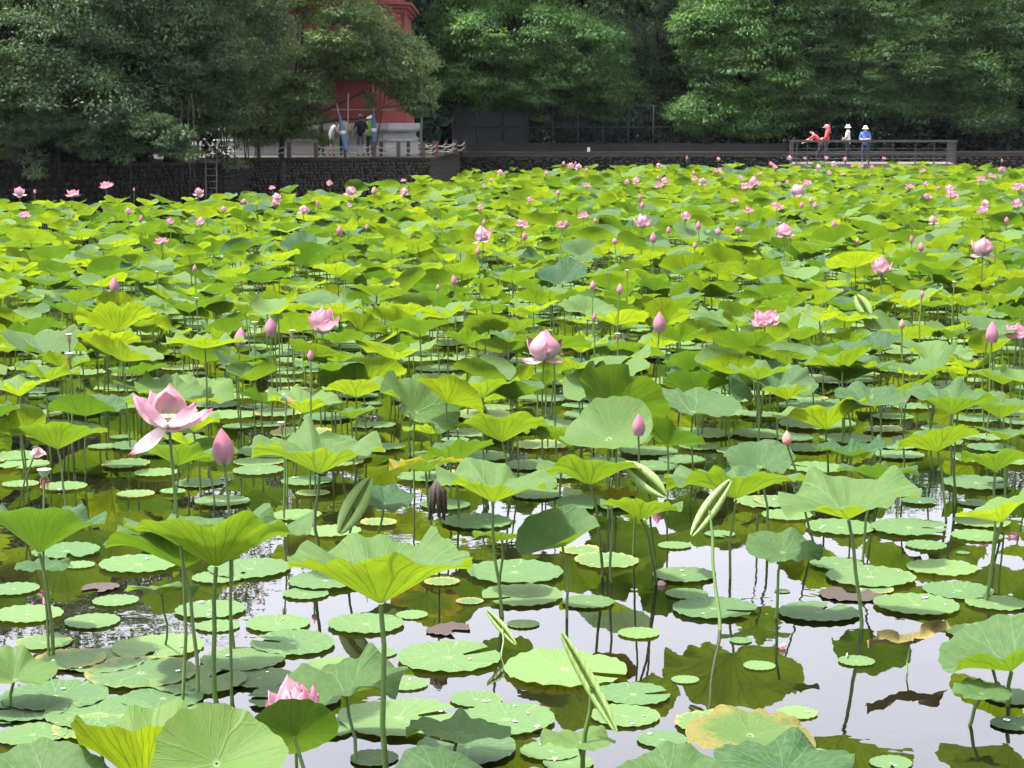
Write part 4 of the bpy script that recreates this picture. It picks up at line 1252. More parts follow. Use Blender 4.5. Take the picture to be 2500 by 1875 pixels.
# --- where flowers and buds stand in the photograph (x, y, width in its pixels): leaves of the crowd keep clear of them
FLOWERS = [(47, 467, 27, 'ball'), (178, 472, 40, 'open'), (260, 452, 35, 'open'), (485, 468, 24, 'ball'), (595, 493, 18, 'cup'), (545, 511, 18, 'cup'), (62, 525, 34, 'open'), (313, 517, 20, 'cup'), (416, 543, 22, 'cup'),
                    (490, 543, 26, 'cup'), (394, 588, 37, 'open'), (665, 458, 20, 'open'), (677, 481, 24, 'ball'), (671, 497, 20, 'cup'), (805, 448, 18, 'cup'), (855, 466, 28, 'ball'), (988, 467, 22, 'ball'), (740, 511, 25, 'ball'),
                    (853, 502, 14, 'cup'), (985, 440, 16, 'open'), (1183, 454, 13, 'cup'), (1222, 420, 16, 'ball'), (1200, 440, 12, 'cup'), (1173, 507, 17, 'cup'), (1394, 406, 20, 'cup'), (1412, 407, 18, 'ball'), (1333, 424, 13, 'cup'),
                    (1431, 416, 12, 'cup'), (1554, 439, 21, 'ball'), (1432, 452, 26, 'open'), (1531, 445, 15, 'cup'), (1623, 440, 21, 'ball'), (1610, 451, 27, 'open'), (1696, 436, 22, 'open'), (1714, 443, 21, 'ball'), (1754, 416, 27, 'open'),
                    (1754, 389, 11, 'cup'), (1609, 403, 13, 'ball'), (1822, 454, 34, 'open'), (1839, 446, 31, 'cup'), (1809, 434, 13, 'cup'), (1293, 488, 17, 'cup'), (1425, 526, 32, 'open'), (1275, 546, 38, 'open'), (1369, 550, 23, 'cup'),
                    (1568, 543, 40, 'cup'), (1673, 529, 28, 'cup'), (1828, 513, 31, 'open'), (1794, 489, 23, 'open'), (1803, 562, 19, 'cup'), (1883, 400, 13, 'cup'), (1892, 408, 15, 'cup'), (2035, 399, 15, 'ball'), (1999, 408, 16, 'ball'),
                    (2101, 404, 18, 'open'), (2129, 408, 12, 'cup'), (1855, 423, 15, 'open'), (2023, 422, 14, 'cup'), (2058, 424, 15, 'open'), (2253, 415, 20, 'open'), (2395, 437, 30, 'open'), (2422, 429, 25, 'open'), (2446, 416, 21, 'cup'),
                    (1971, 445, 26, 'open'), (1923, 445, 13, 'cup'), (1901, 450, 13, 'cup'), (1949, 465, 34, 'ball'), (2222, 456, 28, 'open'), (2260, 450, 14, 'cup'), (2289, 458, 16, 'open'), (2319, 459, 23, 'ball'), (2324, 475, 38, 'open'),
                    (2264, 481, 21, 'cup'), (2487, 454, 38, 'open'), (1897, 503, 36, 'open'), (2406, 496, 21, 'ball'), (2399, 512, 32, 'open'), (2485, 499, 28, 'cup'), (2279, 537, 23, 'ball'), (1914, 562, 38, 'ball'),
                    (1927, 385, 12, 'ball'), (2018, 386, 11, 'cup'), (2063, 387, 10, 'ball'), (2158, 386, 13, 'open'), (1964, 387, 10, 'cup')]
SMALL_BUDS = [(344, 532, 10, 18), (475, 654, 11, 18), (775, 496, 9, 20), (829, 561, 17, 26), (895, 554, 10, 16), (913, 466, 14, 20), (1182, 543, 10, 17), (1167, 611, 13, 24), (1109, 683, 15, 28), (1069, 701, 10, 16), (758, 867, 16, 28),
                   (1376, 399, 10, 13), (1677, 385, 7, 12), (1363, 470, 10, 14), (1563, 481, 11, 18), (1568, 500, 12, 20), (1383, 546, 14, 22), (1454, 538, 10, 14), (1705, 550, 14, 24), (1754, 565, 15, 22), (1633, 561, 13, 20), (1595, 580, 18, 28),
                   (1281, 576, 15, 24), (1696, 599, 11, 18), (1501, 588, 14, 16), (1447, 696, 16, 24), (1513, 705, 18, 28), (1451, 773, 12, 22), (1694, 422, 9, 14), (1607, 434, 9, 13), (1957, 500, 11, 18), (1979, 489, 11, 16),
                   (1991, 501, 13, 19), (2037, 546, 13, 20), (2458, 537, 12, 18), (2226, 583, 11, 22), (2249, 602, 16, 24), (2094, 588, 10, 13), (2251, 717, 11, 20), (85, 467, 8, 12), (327, 462, 6, 10), (2446, 392, 6, 10), (1405, 398, 6, 11)]
KEEP = [(x, y, w) for x, y, w, _ in FLOWERS] + [(x, y, w) for x, y, w, _ in SMALL_BUDS] + [(412, 1003, 190), (1329, 845, 100), (787, 787, 80), (1868, 779, 84), (2484, 810, 86), (2151, 652, 54), (2400, 603, 54), (1180, 571, 46),
        (547, 1090, 50), (1559, 1037, 31), (585, 822, 29), (660, 799, 28), (1610, 787, 30), (2422, 812, 31), (279, 695, 22), (108, 1155, 36), (168, 868, 22), (1232, 880, 60)]


def flower_distance(x, y, zf=1.02):
    d = (CAM_H - zf) / math.tan(max(PITCH - math.atan((937.5 - y) / F_PX), .008))
    return min(d, y_limit(lx(x, min(d, 80))) - .5)

# --- scattered leaves of the crowd
def y_limit(x):
    pts = [(-60, 42), (-10, 45.5), (-6.5, 49), (-4.4, 56), (-2.9, 63), (-1.4, 71), (2, 78), (6, 81), (13, 82.5), (60, 83)]
    return float(np.interp(x, [p[0] for p in pts], [p[1] for p in pts]))


KEEP = [(x, y, w, flower_distance(x, y)) for x, y, w in KEEP]


def hides_flower(xx, yy, z, R, slope):
    px, py = proj((xx, yy, z)); k = F_PX / yy
    for x, y, w, d in KEEP:
        if yy < d and abs(px - x) < R * k * .95 and py - (slope * R + .05) * k - R * k * 2.7 / yy - w * .35 < y < py + w * .4: return True
    return False


vg = np.random.default_rng(99)
VARS = []
NV = 34
for k in range(NV):
    sl = float(vg.uniform(.24, .66)); fo = float(vg.choice([0, 0, 0, 0, .5, .9, 1.6])); 
    VARS.append(dict(slope=sl, wave=float(vg.uniform(.04, .13)), nw=int(vg.integers(5, 9)), fold=fo, fold_dir=float(vg.uniform(0, 3.1)), tint=float(vg.uniform(0, 1)) ** .9, age=(.26 if k % 17 == 0 else .12 if k % 6 == 1 else 0.0),
                     q=float(vg.uniform(.95, 1.3)), flare=float(vg.uniform(.04, .18))))
hand_xy = [(o.location.x, o.location.y) for o in bpy.data.objects if o.name.startswith("lotus_leaf")]
cand = []
sg_ = np.random.default_rng(2024)
dcur = 12.3
while dcur < 84:
    dens = np.interp(dcur, [12.3, 14, 16.5, 20, 26, 84], [1.3, 2.1, 2.8, 3.1, 3.2, 3.0])
    cell = 1 / math.sqrt(dens)
    half = .2778 * dcur + 2.0
    x = -half + sg_.uniform(0, cell)
    while x < half:
        xx = x + sg_.normal(0, cell * .28); yy = dcur + sg_.normal(0, cell * .28)
        R = float(np.clip(sg_.normal(.25, .062), .11, .42))
        z = float(np.clip(sg_.normal(.55, .15), .18, .90))
        kv = int(sg_.integers(NV))
        if yy < y_limit(xx) and yy > 12.2 and not hides_flower(xx, yy, z, R, VARS[kv]['slope']) and not (yy < 15 and any((xx - a) ** 2 + (yy - b) ** 2 < .35 ** 2 for a, b in hand_xy)):
            cand.append((xx, yy, z, R, kv, float(sg_.uniform(0, 6.28)), float(abs(sg_.normal(0, 14))), float(sg_.uniform(0, 360)) if sg_.random() < .7 else float(sg_.normal(90, 40))))
        x += cell
    dcur += cell
cand.sort(key=lambda c: c[1])
n_hand = len(hand_xy)
in_view = [c for c in cand if -40 < proj((c[0], c[1], c[2]))[0] < 2540]
solo = set(id(c) for c in in_view[:300 - n_hand])
mid_meshes = []
for k, v in enumerate(VARS):
    V, Fq, lc = leaf_grid(48, 8, v['slope'], 500 + k, v['wave'], v['nw'], v['q'], v['fold'], v['fold_dir'], v['flare'], 0, .065)
    mid_meshes.append(make_mesh("blade", V, Fq, M['leaf'], {"lc": ('FLOAT_VECTOR', lc), "tint": ('FLOAT', np.full(len(V), v['tint'])), "age": ('FLOAT', np.full(len(V), v['age']))}))
low = {}
for k, v in enumerate(VARS):
    low[k] = [leaf_grid(s, r, v['slope'], 500 + k, v['wave'], min(v['nw'], 5), v['q'], v['fold'], v['fold_dir'], v['flare']) for s, r in ((22, 4), (14, 3))]


def leaf_look(v, tilt):
    c = "yellow-green" if v['tint'] > .62 else "blue-green" if v['tint'] < .3 else "fresh green"
    s = "folded" if v['fold'] > 1 else "half-folded" if v['fold'] > 0 else "deep-cupped" if v['slope'] > .6 else "shallow"
    if v['age'] > 0: c = "yellowing"
    return f"{s} {c} lotus leaf"


bV, bF, bL, bT, bA, bn = [], [], [], [], [], 0
sV, sF, sn = [], [], 0
for c in cand:
    xx, yy, z, R, k, spin, tilt, tdir = c
    v = VARS[k]
    mtx = Matrix.Translation((xx, yy, z)) @ tilt_matrix(5, 90) @ tilt_matrix(tilt, tdir, spin) @ Matrix.Diagonal((R, R, R, 1))
    if id(c) in solo:
        e = empty("lotus_leaf", (xx + .03, yy, 0))
        b = link("blade", mid_meshes[k], e)
        b.matrix_local = Matrix.Translation((-xx - .03, -yy, 0)) @ mtx
        V, Fc = stem_mesh((0, 0, -.25), (-.03, 0, z), .0075, int(yy * 1000), .05, 5, 5)
        obj("stem", V, Fc, M['stem'], e)
        tag(e, None, "lotus leaf", "upright lotus leaves")
        auto_label(e, leaf_look(v, tilt), (xx, yy, z))
    else:
        V, Fq, lc = low[k][0 if yy < 42 else 1]
        A = np.array(mtx)
        W = V @ A[:3, :3].T + A[:3, 3]
        bV.append(W); bF.append(Fq + bn); bn += len(W); bL.append(lc)
        bT.append(np.full(len(W), np.clip(v['tint'] + sg_.normal(0, .15), 0, 1))); bA.append(np.full(len(W), v['age']))
        if yy < 55:
            V, Fc = tube([(xx + .04, yy, -.1), (xx + .02, yy, z * .5), (xx, yy, z)], .008, 3, False)
            sV.append(V); sF.append(Fc + sn); sn += len(V)
me = make_mesh("far_lotus_leaves", np.vstack(bV), np.vstack(bF), M['leaf'], {"lc": ('FLOAT_VECTOR', np.vstack(bL)), "tint": ('FLOAT', np.concatenate(bT)), "age": ('FLOAT', np.concatenate(bA))})
fl = link("far_lotus_leaves", me)
tag(fl, "crowded lotus leaves covering the far part of the pond", "lotus leaves", kind="stuff")
so = obj("far_stems", np.vstack(sV), np.vstack(sF), M['stem'], fl)
tag(so, kind="stuff")

# --- floating pads
PADV = []
for k in range(16):
    nt = 0 if k % 4 else 2
    V, Fq, lc = leaf_grid(44, 7, .015, 900 + k, .008 if k % 5 else .022, 3 + k % 3, 1.3, 0, 0, -.02, nt, .014 if k % 4 else .026, True)
    age = [0, 0, .06, .22, 0, .34, .1, .5][k % 8]
    tn = float(vg.uniform(0, 1))
    V[:, 2] += .03
    PADV.append((V, Fq, lc, age, tn))
pad_me = {}


def pad_mesh(k):
    if k not in pad_me:
        V, Fq, lc, age, tn = PADV[k]
        pad_me[k] = make_mesh("floating_pad", V, Fq, M['pad'], {"lc": ('FLOAT_VECTOR', lc), "tint": ('FLOAT', np.full(len(V), tn)), "age": ('FLOAT', np.full(len(V), age))})
    return pad_me[k]


dropV, dropF = lathe([(.01, 0), (.8, .05), (1, .25), (.75, .6), (.3, .8), (.01, .85)], 8)
drop_me = make_mesh("water_drop", dropV, dropF, M['drop'])
PADS_XY = []
pr = random.Random(31)


def pad(p, R, k, label=None, drops=0, zoff=0.0):
    p = Vector(p)
    PADS_XY.append((p.x, p.y, R))
    e = link("floating_pad", pad_mesh(k % 16), None, (p.x, p.y, .002 + zoff), (pr.uniform(-.01, .01), pr.uniform(-.01, .01), pr.uniform(0, 6.28)), (R, R, R))
    tag(e, label, "lily pad", "pads floating on the water")
    for i in range((drops + 2) // 4):
        a, r = pr.uniform(0, 6.28), math.sqrt(pr.uniform(.02, .7))
        s = pr.choice([.006, .007, .009, .014]) * pr.uniform(.8, 1.3)
        dr = link("water_drop", drop_me, e, (r * math.cos(a), r * math.sin(a), .045 + .02 * r), None, (s / R, s * pr.uniform(.8, 1.5) / R, s * .5 / R))
    if not label:
        age, tn = PADV[k % 16][3], PADV[k % 16][4]
        look = ("blotched yellowing" if age > .4 else "slightly worn" if age > .1 else "pale" if tn > .55 else "plain green")
        sz = "large" if R > .24 else "small" if R < .15 else "mid-sized"
        auto_label(e, f"{sz} {look} floating pad", p)
    return e


# (x, y, width) in the 2212-wide view, variant, drops
HP = [(1030, 1130, 150, 2, 5), (962, 1093, 110, 1, 0), (1113, 1240, 212, 2, 6), (1128, 1290, 180, 4, 0), (1270, 1303, 112, 6, 0), (1310, 1214, 140, 5, 8), (1478, 1245, 136, 1, 2), (1483, 1285, 92, 1, 0),
      (1542, 1318, 182, 8, 2), (1457, 1180, 72, 9, 0), (1768, 1326, 172, 12, 0), (1806, 1220, 116, 2, 1), (1880, 1250, 190, 3, 8), (2035, 1230, 152, 10, 0), (1980, 1310, 182, 2, 7), (2152, 1306, 130, 10, 1), (2070, 1279, 150, 6, 2),
      (2110, 1160, 112, 9, 0), (1815, 1142, 150, 2, 9), (1220, 1450, 270, 0, 1), (1368, 1503, 160, 12, 0), (970, 1424, 228, 4, 3), (790, 1351, 164, 2, 4), (633, 1393, 186, 12, 0), (600, 1350, 140, 9, 5), (455, 1320, 152, 2, 7),
      (340, 1402, 195, 0, 2), (305, 1458, 240, 5, 2), (525, 1428, 182, 3, 4), (120, 1508, 225, 8, 3), (352, 1512, 175, 12, 0), (636, 1510, 200, 12, 1), (862, 1556, 260, 0, 3), (1028, 1513, 112, 3, 6), (1095, 1558, 210, 2, 16),
      (1010, 1618, 220, 12, 0), (1350, 1550, 150, 3, 8), (1545, 1566, 175, 5, 6), (1722, 1542, 88, 10, 2), (2186, 1508, 118, 6, 3), (2105, 1368, 120, 9, 1), (2190, 1566, 100, 11, 3), (1190, 1625, 132, 9, 4), (1228, 1650, 112, 2, 6),
      (808, 1640, 105, 9, 0), (1925, 1650, 92, 12, 2), (1750, 1645, 150, 3, 4), (150, 1428, 160, 7, 3), (14, 1556, 62, 8, 0), (822, 1412, 72, 6, 2), (1690, 1278, 34, 1, 0), (955, 1258, 78, 7, 0), (1255, 1190, 92, 7, 3), (880, 1480, 90, 2, 2),
      (540, 1232, 175, 12, 0), (300, 1222, 170, 2, 3), (170, 1222, 70, 2, 0), (45, 1047, 78, 3, 0), (138, 1053, 102, 2, 6), (430, 1046, 105, 2, 0), (480, 1085, 120, 2, 3), (300, 965, 120, 12, 0), (225, 966, 70, 9, 0), (930, 985, 96, 2, 2),
      (1015, 1300, 60, 7, 1), (470, 1355, 95, 9, 1), (720, 1150, 120, 9, 1), (640, 1115, 110, 2, 1), (1740, 970, 110, 9, 1), (1590, 975, 90, 10, 0), (1640, 940, 120, 9, 2), (1555, 1155, 68, 12, 0), (2080, 1195, 30, 12, 0), (1890, 1275, 80, 7, 4),
      (205, 1575, 180, 5, 5), (1430, 1600, 110, 6, 4), (70, 1590, 150, 3, 4), (2000, 1180, 90, 2, 0), (1700, 1115, 110, 2, 2), (1410, 1010, 120, 6, 0), (1160, 1070, 110, 2, 1), (560, 1000, 110, 9, 0), (1940, 985, 110, 6, 0), (225, 1432, 180, 2, 2), (430, 1475, 205, 0, 0), (55, 1535, 185, 12, 1), (215, 1545, 230, 6, 3), (430, 1548, 165, 9, 0), (560, 1468, 150, 3, 2), (95, 1390, 120, 5, 0), (720, 1440, 120, 9, 1), (700, 1575, 140, 2, 3), (1480, 1470, 60, 9, 0), (1600, 1385, 50, 1, 0), (1130, 1350, 70, 9, 0), (1380, 1370, 90, 9, 0), (60, 1330, 150, 2, 0), (200, 1345, 120, 9, 1), (30, 1275, 110, 6, 0), (250, 1300, 100, 2, 0), (470, 1250, 110, 9, 0), (660, 1285, 100, 2, 1), (890, 1330, 70, 9, 0), (1640, 1440, 70, 9, 0), (1850, 1430, 80, 2, 1)]
for x, y, w, k, dr in HP:
    p = on_water(x * S, y * S)
    pad(p, w * S / 2 / ppm(p), k, None, dr)
pcand = []
d = 10.6
while d < 46:
    dens = np.interp(d, [9.6, 12, 14, 18, 46], [.10, .9, 2.6, 3.2, 2.2])
    cell = 1 / math.sqrt(dens); half = .2778 * d + 1.5
    x = -half
    while x < half:
        xx, yy = x + sg_.normal(0, cell * .25), d + sg_.normal(0, cell * .25)
        R = float(np.clip(sg_.normal(.205, .055), .07, .34))
        if d < 13 or sg_.random() < .88:
            if not any((xx - a) ** 2 + (yy - b) ** 2 < (.8 * (R + r)) ** 2 for a, b, r in PADS_XY[:len(HP)]):
                pcand.append((xx, yy, R, int(sg_.integers(16))))
        x += cell
    d += cell
pcand.sort(key=lambda c: c[1])
pin = [c for c in pcand if -20 < proj((c[0], c[1], 0))[0] < 2520]
psolo = set(id(c) for c in pin[:300 - len(HP)])
lowpad = [leaf_grid(18, 2, .015, 900 + k, .03, 7, 1.3, 0, 0, -.03, 0, .05, True) for k in range(8)]
bV, bF, bL, bT, bA, bn = [], [], [], [], [], 0
for xx, yy, R, k in [c for c in pcand]:
    pass
for c in pcand:
    xx, yy, R, k = c
    if id(c) in psolo:
        pad((xx, yy, 0), R, k, zoff=pr.uniform(0, .012), drops=pr.choice([0, 0, 2, 4]) if yy < 14 else 0)
    else:
        V, Fq, lc = lowpad[k % 8]
        a = sg_.uniform(0, 6.28)
        W = np.stack([xx + R * (V[:, 0] * math.cos(a) - V[:, 1] * math.sin(a)), yy + R * (V[:, 0] * math.sin(a) + V[:, 1] * math.cos(a)), .014 + V[:, 2] * .35 + sg_.uniform(0, .012) + 0 * V[:, 0]], -1)
        bV.append(W); bF.append(Fq + bn); bn += len(W); bL.append(lc)
        bT.append(np.full(len(W), sg_.uniform(.2, 1))); bA.append(np.full(len(W), PADV[k][3] * .8))
me = make_mesh("far_floating_pads", np.vstack(bV), np.vstack(bF), M['pad'], {"lc": ('FLOAT_VECTOR', np.vstack(bL)), "tint": ('FLOAT', np.concatenate(bT)), "age": ('FLOAT', np.concatenate(bA))})
tag(link("far_floating_pads", me), "floating pads filling the water between the far stems", "lily pads", kind="stuff")

# --- rolled young leaves
def rolled_leaf(x0, y0, x1, y1, d, wpx, bx, by, label, d1=None, sr=.008, mat='rolled'):
    a, b = at(x0 * S, y0 * S, d), at(x1 * S, y1 * S, d1 or d)
    mid = a.lerp(b, .55)
    base = on_water(bx * S, by * S)
    if abs(base.y - mid.y) > .5: base.y = mid.y + (.5 if base.y > mid.y else -.5)
    e = empty("rolled_lotus_leaf", (base.x, base.y, 0))
    tag(e, label, "lotus leaf", "young rolled leaves")
    ax = (b - a); L = ax.length; ax.normalize()
    W = wpx * S / ppm(mid) / 4.6
    side = ax.cross(Vector((0, 1, 0))).normalized(); nrm = side.cross(ax)
    ns, nt = 24, 33
    V = []
    for i in range(ns + 1):
        s = i / ns
        w = W * max(.06, math.sin(math.pi * (.04 + .93 * s)) ** .65)
        p = a + ax * (L * s) - e.location + nrm * (.04 * L * math.sin(math.pi * s))
        for j in range(nt):
            tt = -1 + 2 * j / (nt - 1)
            ph = math.pi + abs(tt) * 1.75 * math.pi
            r = w * (1 - .22 * abs(tt))
            xx = (w + r * math.cos(ph)) * (1 if tt >= 0 else -1); yy = r * math.sin(ph)
            V.append(p + side * xx + nrm * yy * -1.0)
    Fq = np.array([[i * nt + j, i * nt + j + 1, (i + 1) * nt + j + 1, (i + 1) * nt + j] for i in range(ns) for j in range(nt - 1)])
    obj("rolled_blade", np.array([tuple(v) for v in V]), Fq, M[mat], e)
    V, Fc = stem_mesh((0, 0, -.2), mid - e.location + Vector((0, .004, 0)), sr, 5, .03)
    obj("stem", V, Fc, M['stem'], e)


rolled_leaf(800, 1033, 733, 1152, 10.9, 62, 742, 1190, "pale double-scrolled young leaf leaning beside the broad wavy leaf", 10.7)
rolled_leaf(1578, 1038, 1494, 1157, 10.0, 46, 1560, 1370, "pale scrolled young leaf tilted above the reflections", 9.8, .010)
rolled_leaf(1213, 1368, 1332, 1582, 7.35, 40, 1240, 1690, "long spear-shaped rolled leaf pointing down to the pads", 7.2, .011)
rolled_leaf(1051, 1318, 1114, 1392, 9.3, 26, 1083, 1440, "short green rolled leaf tip just above the water", 9.2, .006)
rolled_leaf(1850, 638, 1882, 690, 19.5, 40, 1868, 760, "pale scrolled leaf standing out in the nearer crowd", 19.4)
rolled_leaf(1350, 1000, 1438, 1072, 10.6, 58, 1405, 1180, "half-unrolled pale leaf below the lone tall bud", 10.5, .008)
M['dryleaf'] = plain("dried_yellow_leaf", (.12, .095, .02), .8, .6, 14, .4)
a_, b_ = at(1876 * S, 1398 * S, 8.8), at(2046 * S, 1345 * S, 9.1)
e = empty("dried_leaf", on_water(1962 * S, 1470 * S)); tag(e, "dried yellow leaf twisted like a ribbon above the reflections", "dead leaf")
V = []
for i in range(25):
    q_ = i / 24
    c_ = a_.lerp(b_, q_) + Vector((0, .03 * math.sin(q_ * 7), .015 * math.sin(q_ * 9) - .03 * math.sin(math.pi * q_))) - e.location
    w_ = .050 * (.35 + .65 * math.sin(math.pi * (.1 + .85 * q_)))
    tw = -.5 + 1.9 * q_ + .5 * math.sin(q_ * 8)
    for j in range(9):
        u_ = (j / 8 - .5) * 2
        bend_ = .035 * (u_ * u_) + .006 * math.sin(i * 1.9 + j)
        V.append(c_ + Vector((.02 * u_ * math.sin(i), w_ * u_ * math.cos(tw) - bend_ * math.sin(tw), w_ * u_ * math.sin(tw) + bend_ * math.cos(tw))))
Fq = np.array([[i * 9 + j, i * 9 + j + 1, (i + 1) * 9 + j + 1, (i + 1) * 9 + j] for i in range(24) for j in range(8)])
obj("ribbon_blade", np.array([tuple(v) for v in V]), Fq, M['dryleaf'], e)
V, Fc = stem_mesh((0, 0, -.2), a_.lerp(b_, .5) - e.location, .005, 5, .03)
obj("stem", V, Fc, M['stem'], e)
rolled_leaf(1040, 872, 1055, 905, 14.6, 16, 1050, 960, "thin pale leaf spike behind the deep-veined leaf", 14.6)
rolled_leaf(645, 830, 622, 865, 15.5, 18, 640, 930, "tiny pale scroll beside the leaning seed pod", 15.5)

# --- flowers, buds and seed pods
def petal_grid(ns, nt, length, width, cup, curl, bud=0.0, bowk=.20):
    """one boat-shaped petal standing along +Z from the origin, hollow side towards -X (the flower's axis)"""
    s = np.linspace(0, 1, ns + 1)[:, None]; tt = np.linspace(-1, 1, nt + 1)[None]
    prof = np.sin(np.pi * np.clip(s * .93 + .05, 0, 1) ** .85) ** .75
    prof = prof * (1 - .0 * s)
    w = width * prof * np.where(s > .82, np.sqrt(np.clip((1.0 - s) / .18, 0, 1)) * .96 + .04, 1.0)
    Y = w * tt
    bow = np.sin(np.pi * (s * .85 + .08))
    X = length * (bowk * bow + curl * s ** 2) - cup * w * tt ** 2
    Z = length * s * (1 - .08 * tt ** 2) + 0 * tt
    V = np.stack([X + 0 * tt, Y, Z], -1).reshape(-1, 3)
    lc = np.stack([s + 0 * tt, tt + 0 * s, np.full((ns + 1, nt + 1), bud)], -1).reshape(-1, 3)
    k = nt + 1
    F = np.array([[i * k + j, i * k + j + 1, (i + 1) * k + j + 1, (i + 1) * k + j] for i in range(ns) for j in range(nt)])
    return V, F, lc


def petal_mesh(*a):
    V, Fq, lc = petal_grid(*a)
    return make_mesh("petal", V, Fq, M['petal'], {"lc": ('FLOAT_VECTOR', lc)})


PET_IN = petal_mesh(10, 6, 1.0, .40, .70, -.22, .0)
PET_MID = petal_mesh(10, 6, 1.05, .41, .58, -.10, .0)
PET_BALL = petal_mesh(10, 6, .85, .46, .62, -.34, .25, .36)
PET_OUT = petal_mesh(10, 6, 1.0, .37, .45, .04, .15)


def flower_layout(kind, g):
    """(mesh, azimuth, opening angle, scale) for each petal"""
    out = []
    if kind == 'open':
        rings = [(PET_IN, 5, 24, .78), (PET_MID, 6, 42, .95), (PET_OUT, 6, 66, 1.0)]
    elif kind == 'cup':
        rings = [(PET_IN, 5, 4, .85), (PET_MID, 6, 14, .95), (PET_OUT, 5, 30, .95)]
    elif kind == 'ball':
        rings = [(PET_BALL, 5, 4, .9), (PET_BALL, 4, 15, 1.02), (PET_MID, 3, 38, .82), (PET_OUT, 3, 78, .75)]
    elif kind == 'wide':
        rings = [(PET_IN, 3, 30, .85), (PET_MID, 4, 45, 1.0), (PET_OUT, 3, 70, 1.05)]
    for ri, (me, k, op, sc) in enumerate(rings):
        for i in range(k):
            out.append((me, 2 * math.pi * (i + .5 * (ri % 2)) / k + g.uniform(-.15, .15), math.radians(op + g.uniform(-9, 9)), sc * g.uniform(.86, 1.1)))
    return out


POD = lathe([(.005, 0), (.12, 0), (.17, .12), (.30, .34), (.33, .37), (.28, .385), (.005, .38)], 12)
STA = []
for i in range(34):
    a = i * 2.399
    STA.append(tube([(.15 * math.cos(a), .15 * math.sin(a), .05), (.33 * math.cos(a), .33 * math.sin(a), .26 + .08 * (i % 3))], .014, 3, False))
STA = join(STA)
pod_me = make_mesh("seed_head", POD[0], POD[1], M['pod'])
sta_me = make_mesh("stamens", STA[0], STA[1], M['stamen'])
bud_prof = [(.02, 0), (.30, .04), (.44, .18), (.50, .36), (.48, .54), (.38, .74), (.22, .92), (.10, 1.04), (.01, 1.12)]


def bud_mesh(seed):
    V, Fq = lathe(bud_prof, 20, lambda th: 1 + .05 * np.cos(4 * th + seed) + .03 * np.abs(np.sin(2 * th + seed)))
    zz = V[:, 2] / 1.12
    lc = np.stack([.25 + .75 * zz, np.sin(np.arctan2(V[:, 1], V[:, 0]) * 2) * .5, np.full(len(V), .9)], -1)
    return make_mesh("bud_core", V, Fq, M['petal'], {"lc": ('FLOAT_VECTOR', lc)})


BUDS = [bud_mesh(i) for i in range(3)]
pv, pf, pl_ = petal_grid(8, 5, 1.0, .34, .55, -.16, .85)
BUD_PET = make_mesh("petal", pv, pf, M['petal'], {"lc": ('FLOAT_VECTOR', pl_)})


def blossom_joined(kind, seed):
    """all petals of a far flower in one mesh of unit size"""
    g = random.Random(seed)
    Vs, Fs, Ls, n0 = [], [], [], 0
    low_p = {PET_BALL: petal_grid(4, 3, .85, .46, .62, -.34, 0, .36), PET_IN: petal_grid(4, 3, 1.0, .40, .70, -.22), PET_MID: petal_grid(4, 3, 1.05, .41, .58, -.1), PET_OUT: petal_grid(4, 3, 1.0, .37, .45, .04, .15)}
    for me, az, op, sc in flower_layout(kind, g):
        V, Fq, lc = low_p[me]
        A = np.array(Matrix.Rotation(az, 4, 'Z') @ Matrix.Translation((.08, 0, 0)) @ Matrix.Rotation(op, 4, 'Y') @ Matrix.Scale(sc, 4))
        Vs.append(V @ A[:3, :3].T + A[:3, 3]); Fs.append(Fq + n0); n0 += len(V); Ls.append(lc)
    return make_mesh("blossom", np.vstack(Vs), np.vstack(Fs), M['petal'], {"lc": ('FLOAT_VECTOR', np.vstack(Ls))})


FAR_BL = {kd: [blossom_joined(kd, 40 + i) for i in range(4)] for kd in ('open', 'cup', 'ball')}


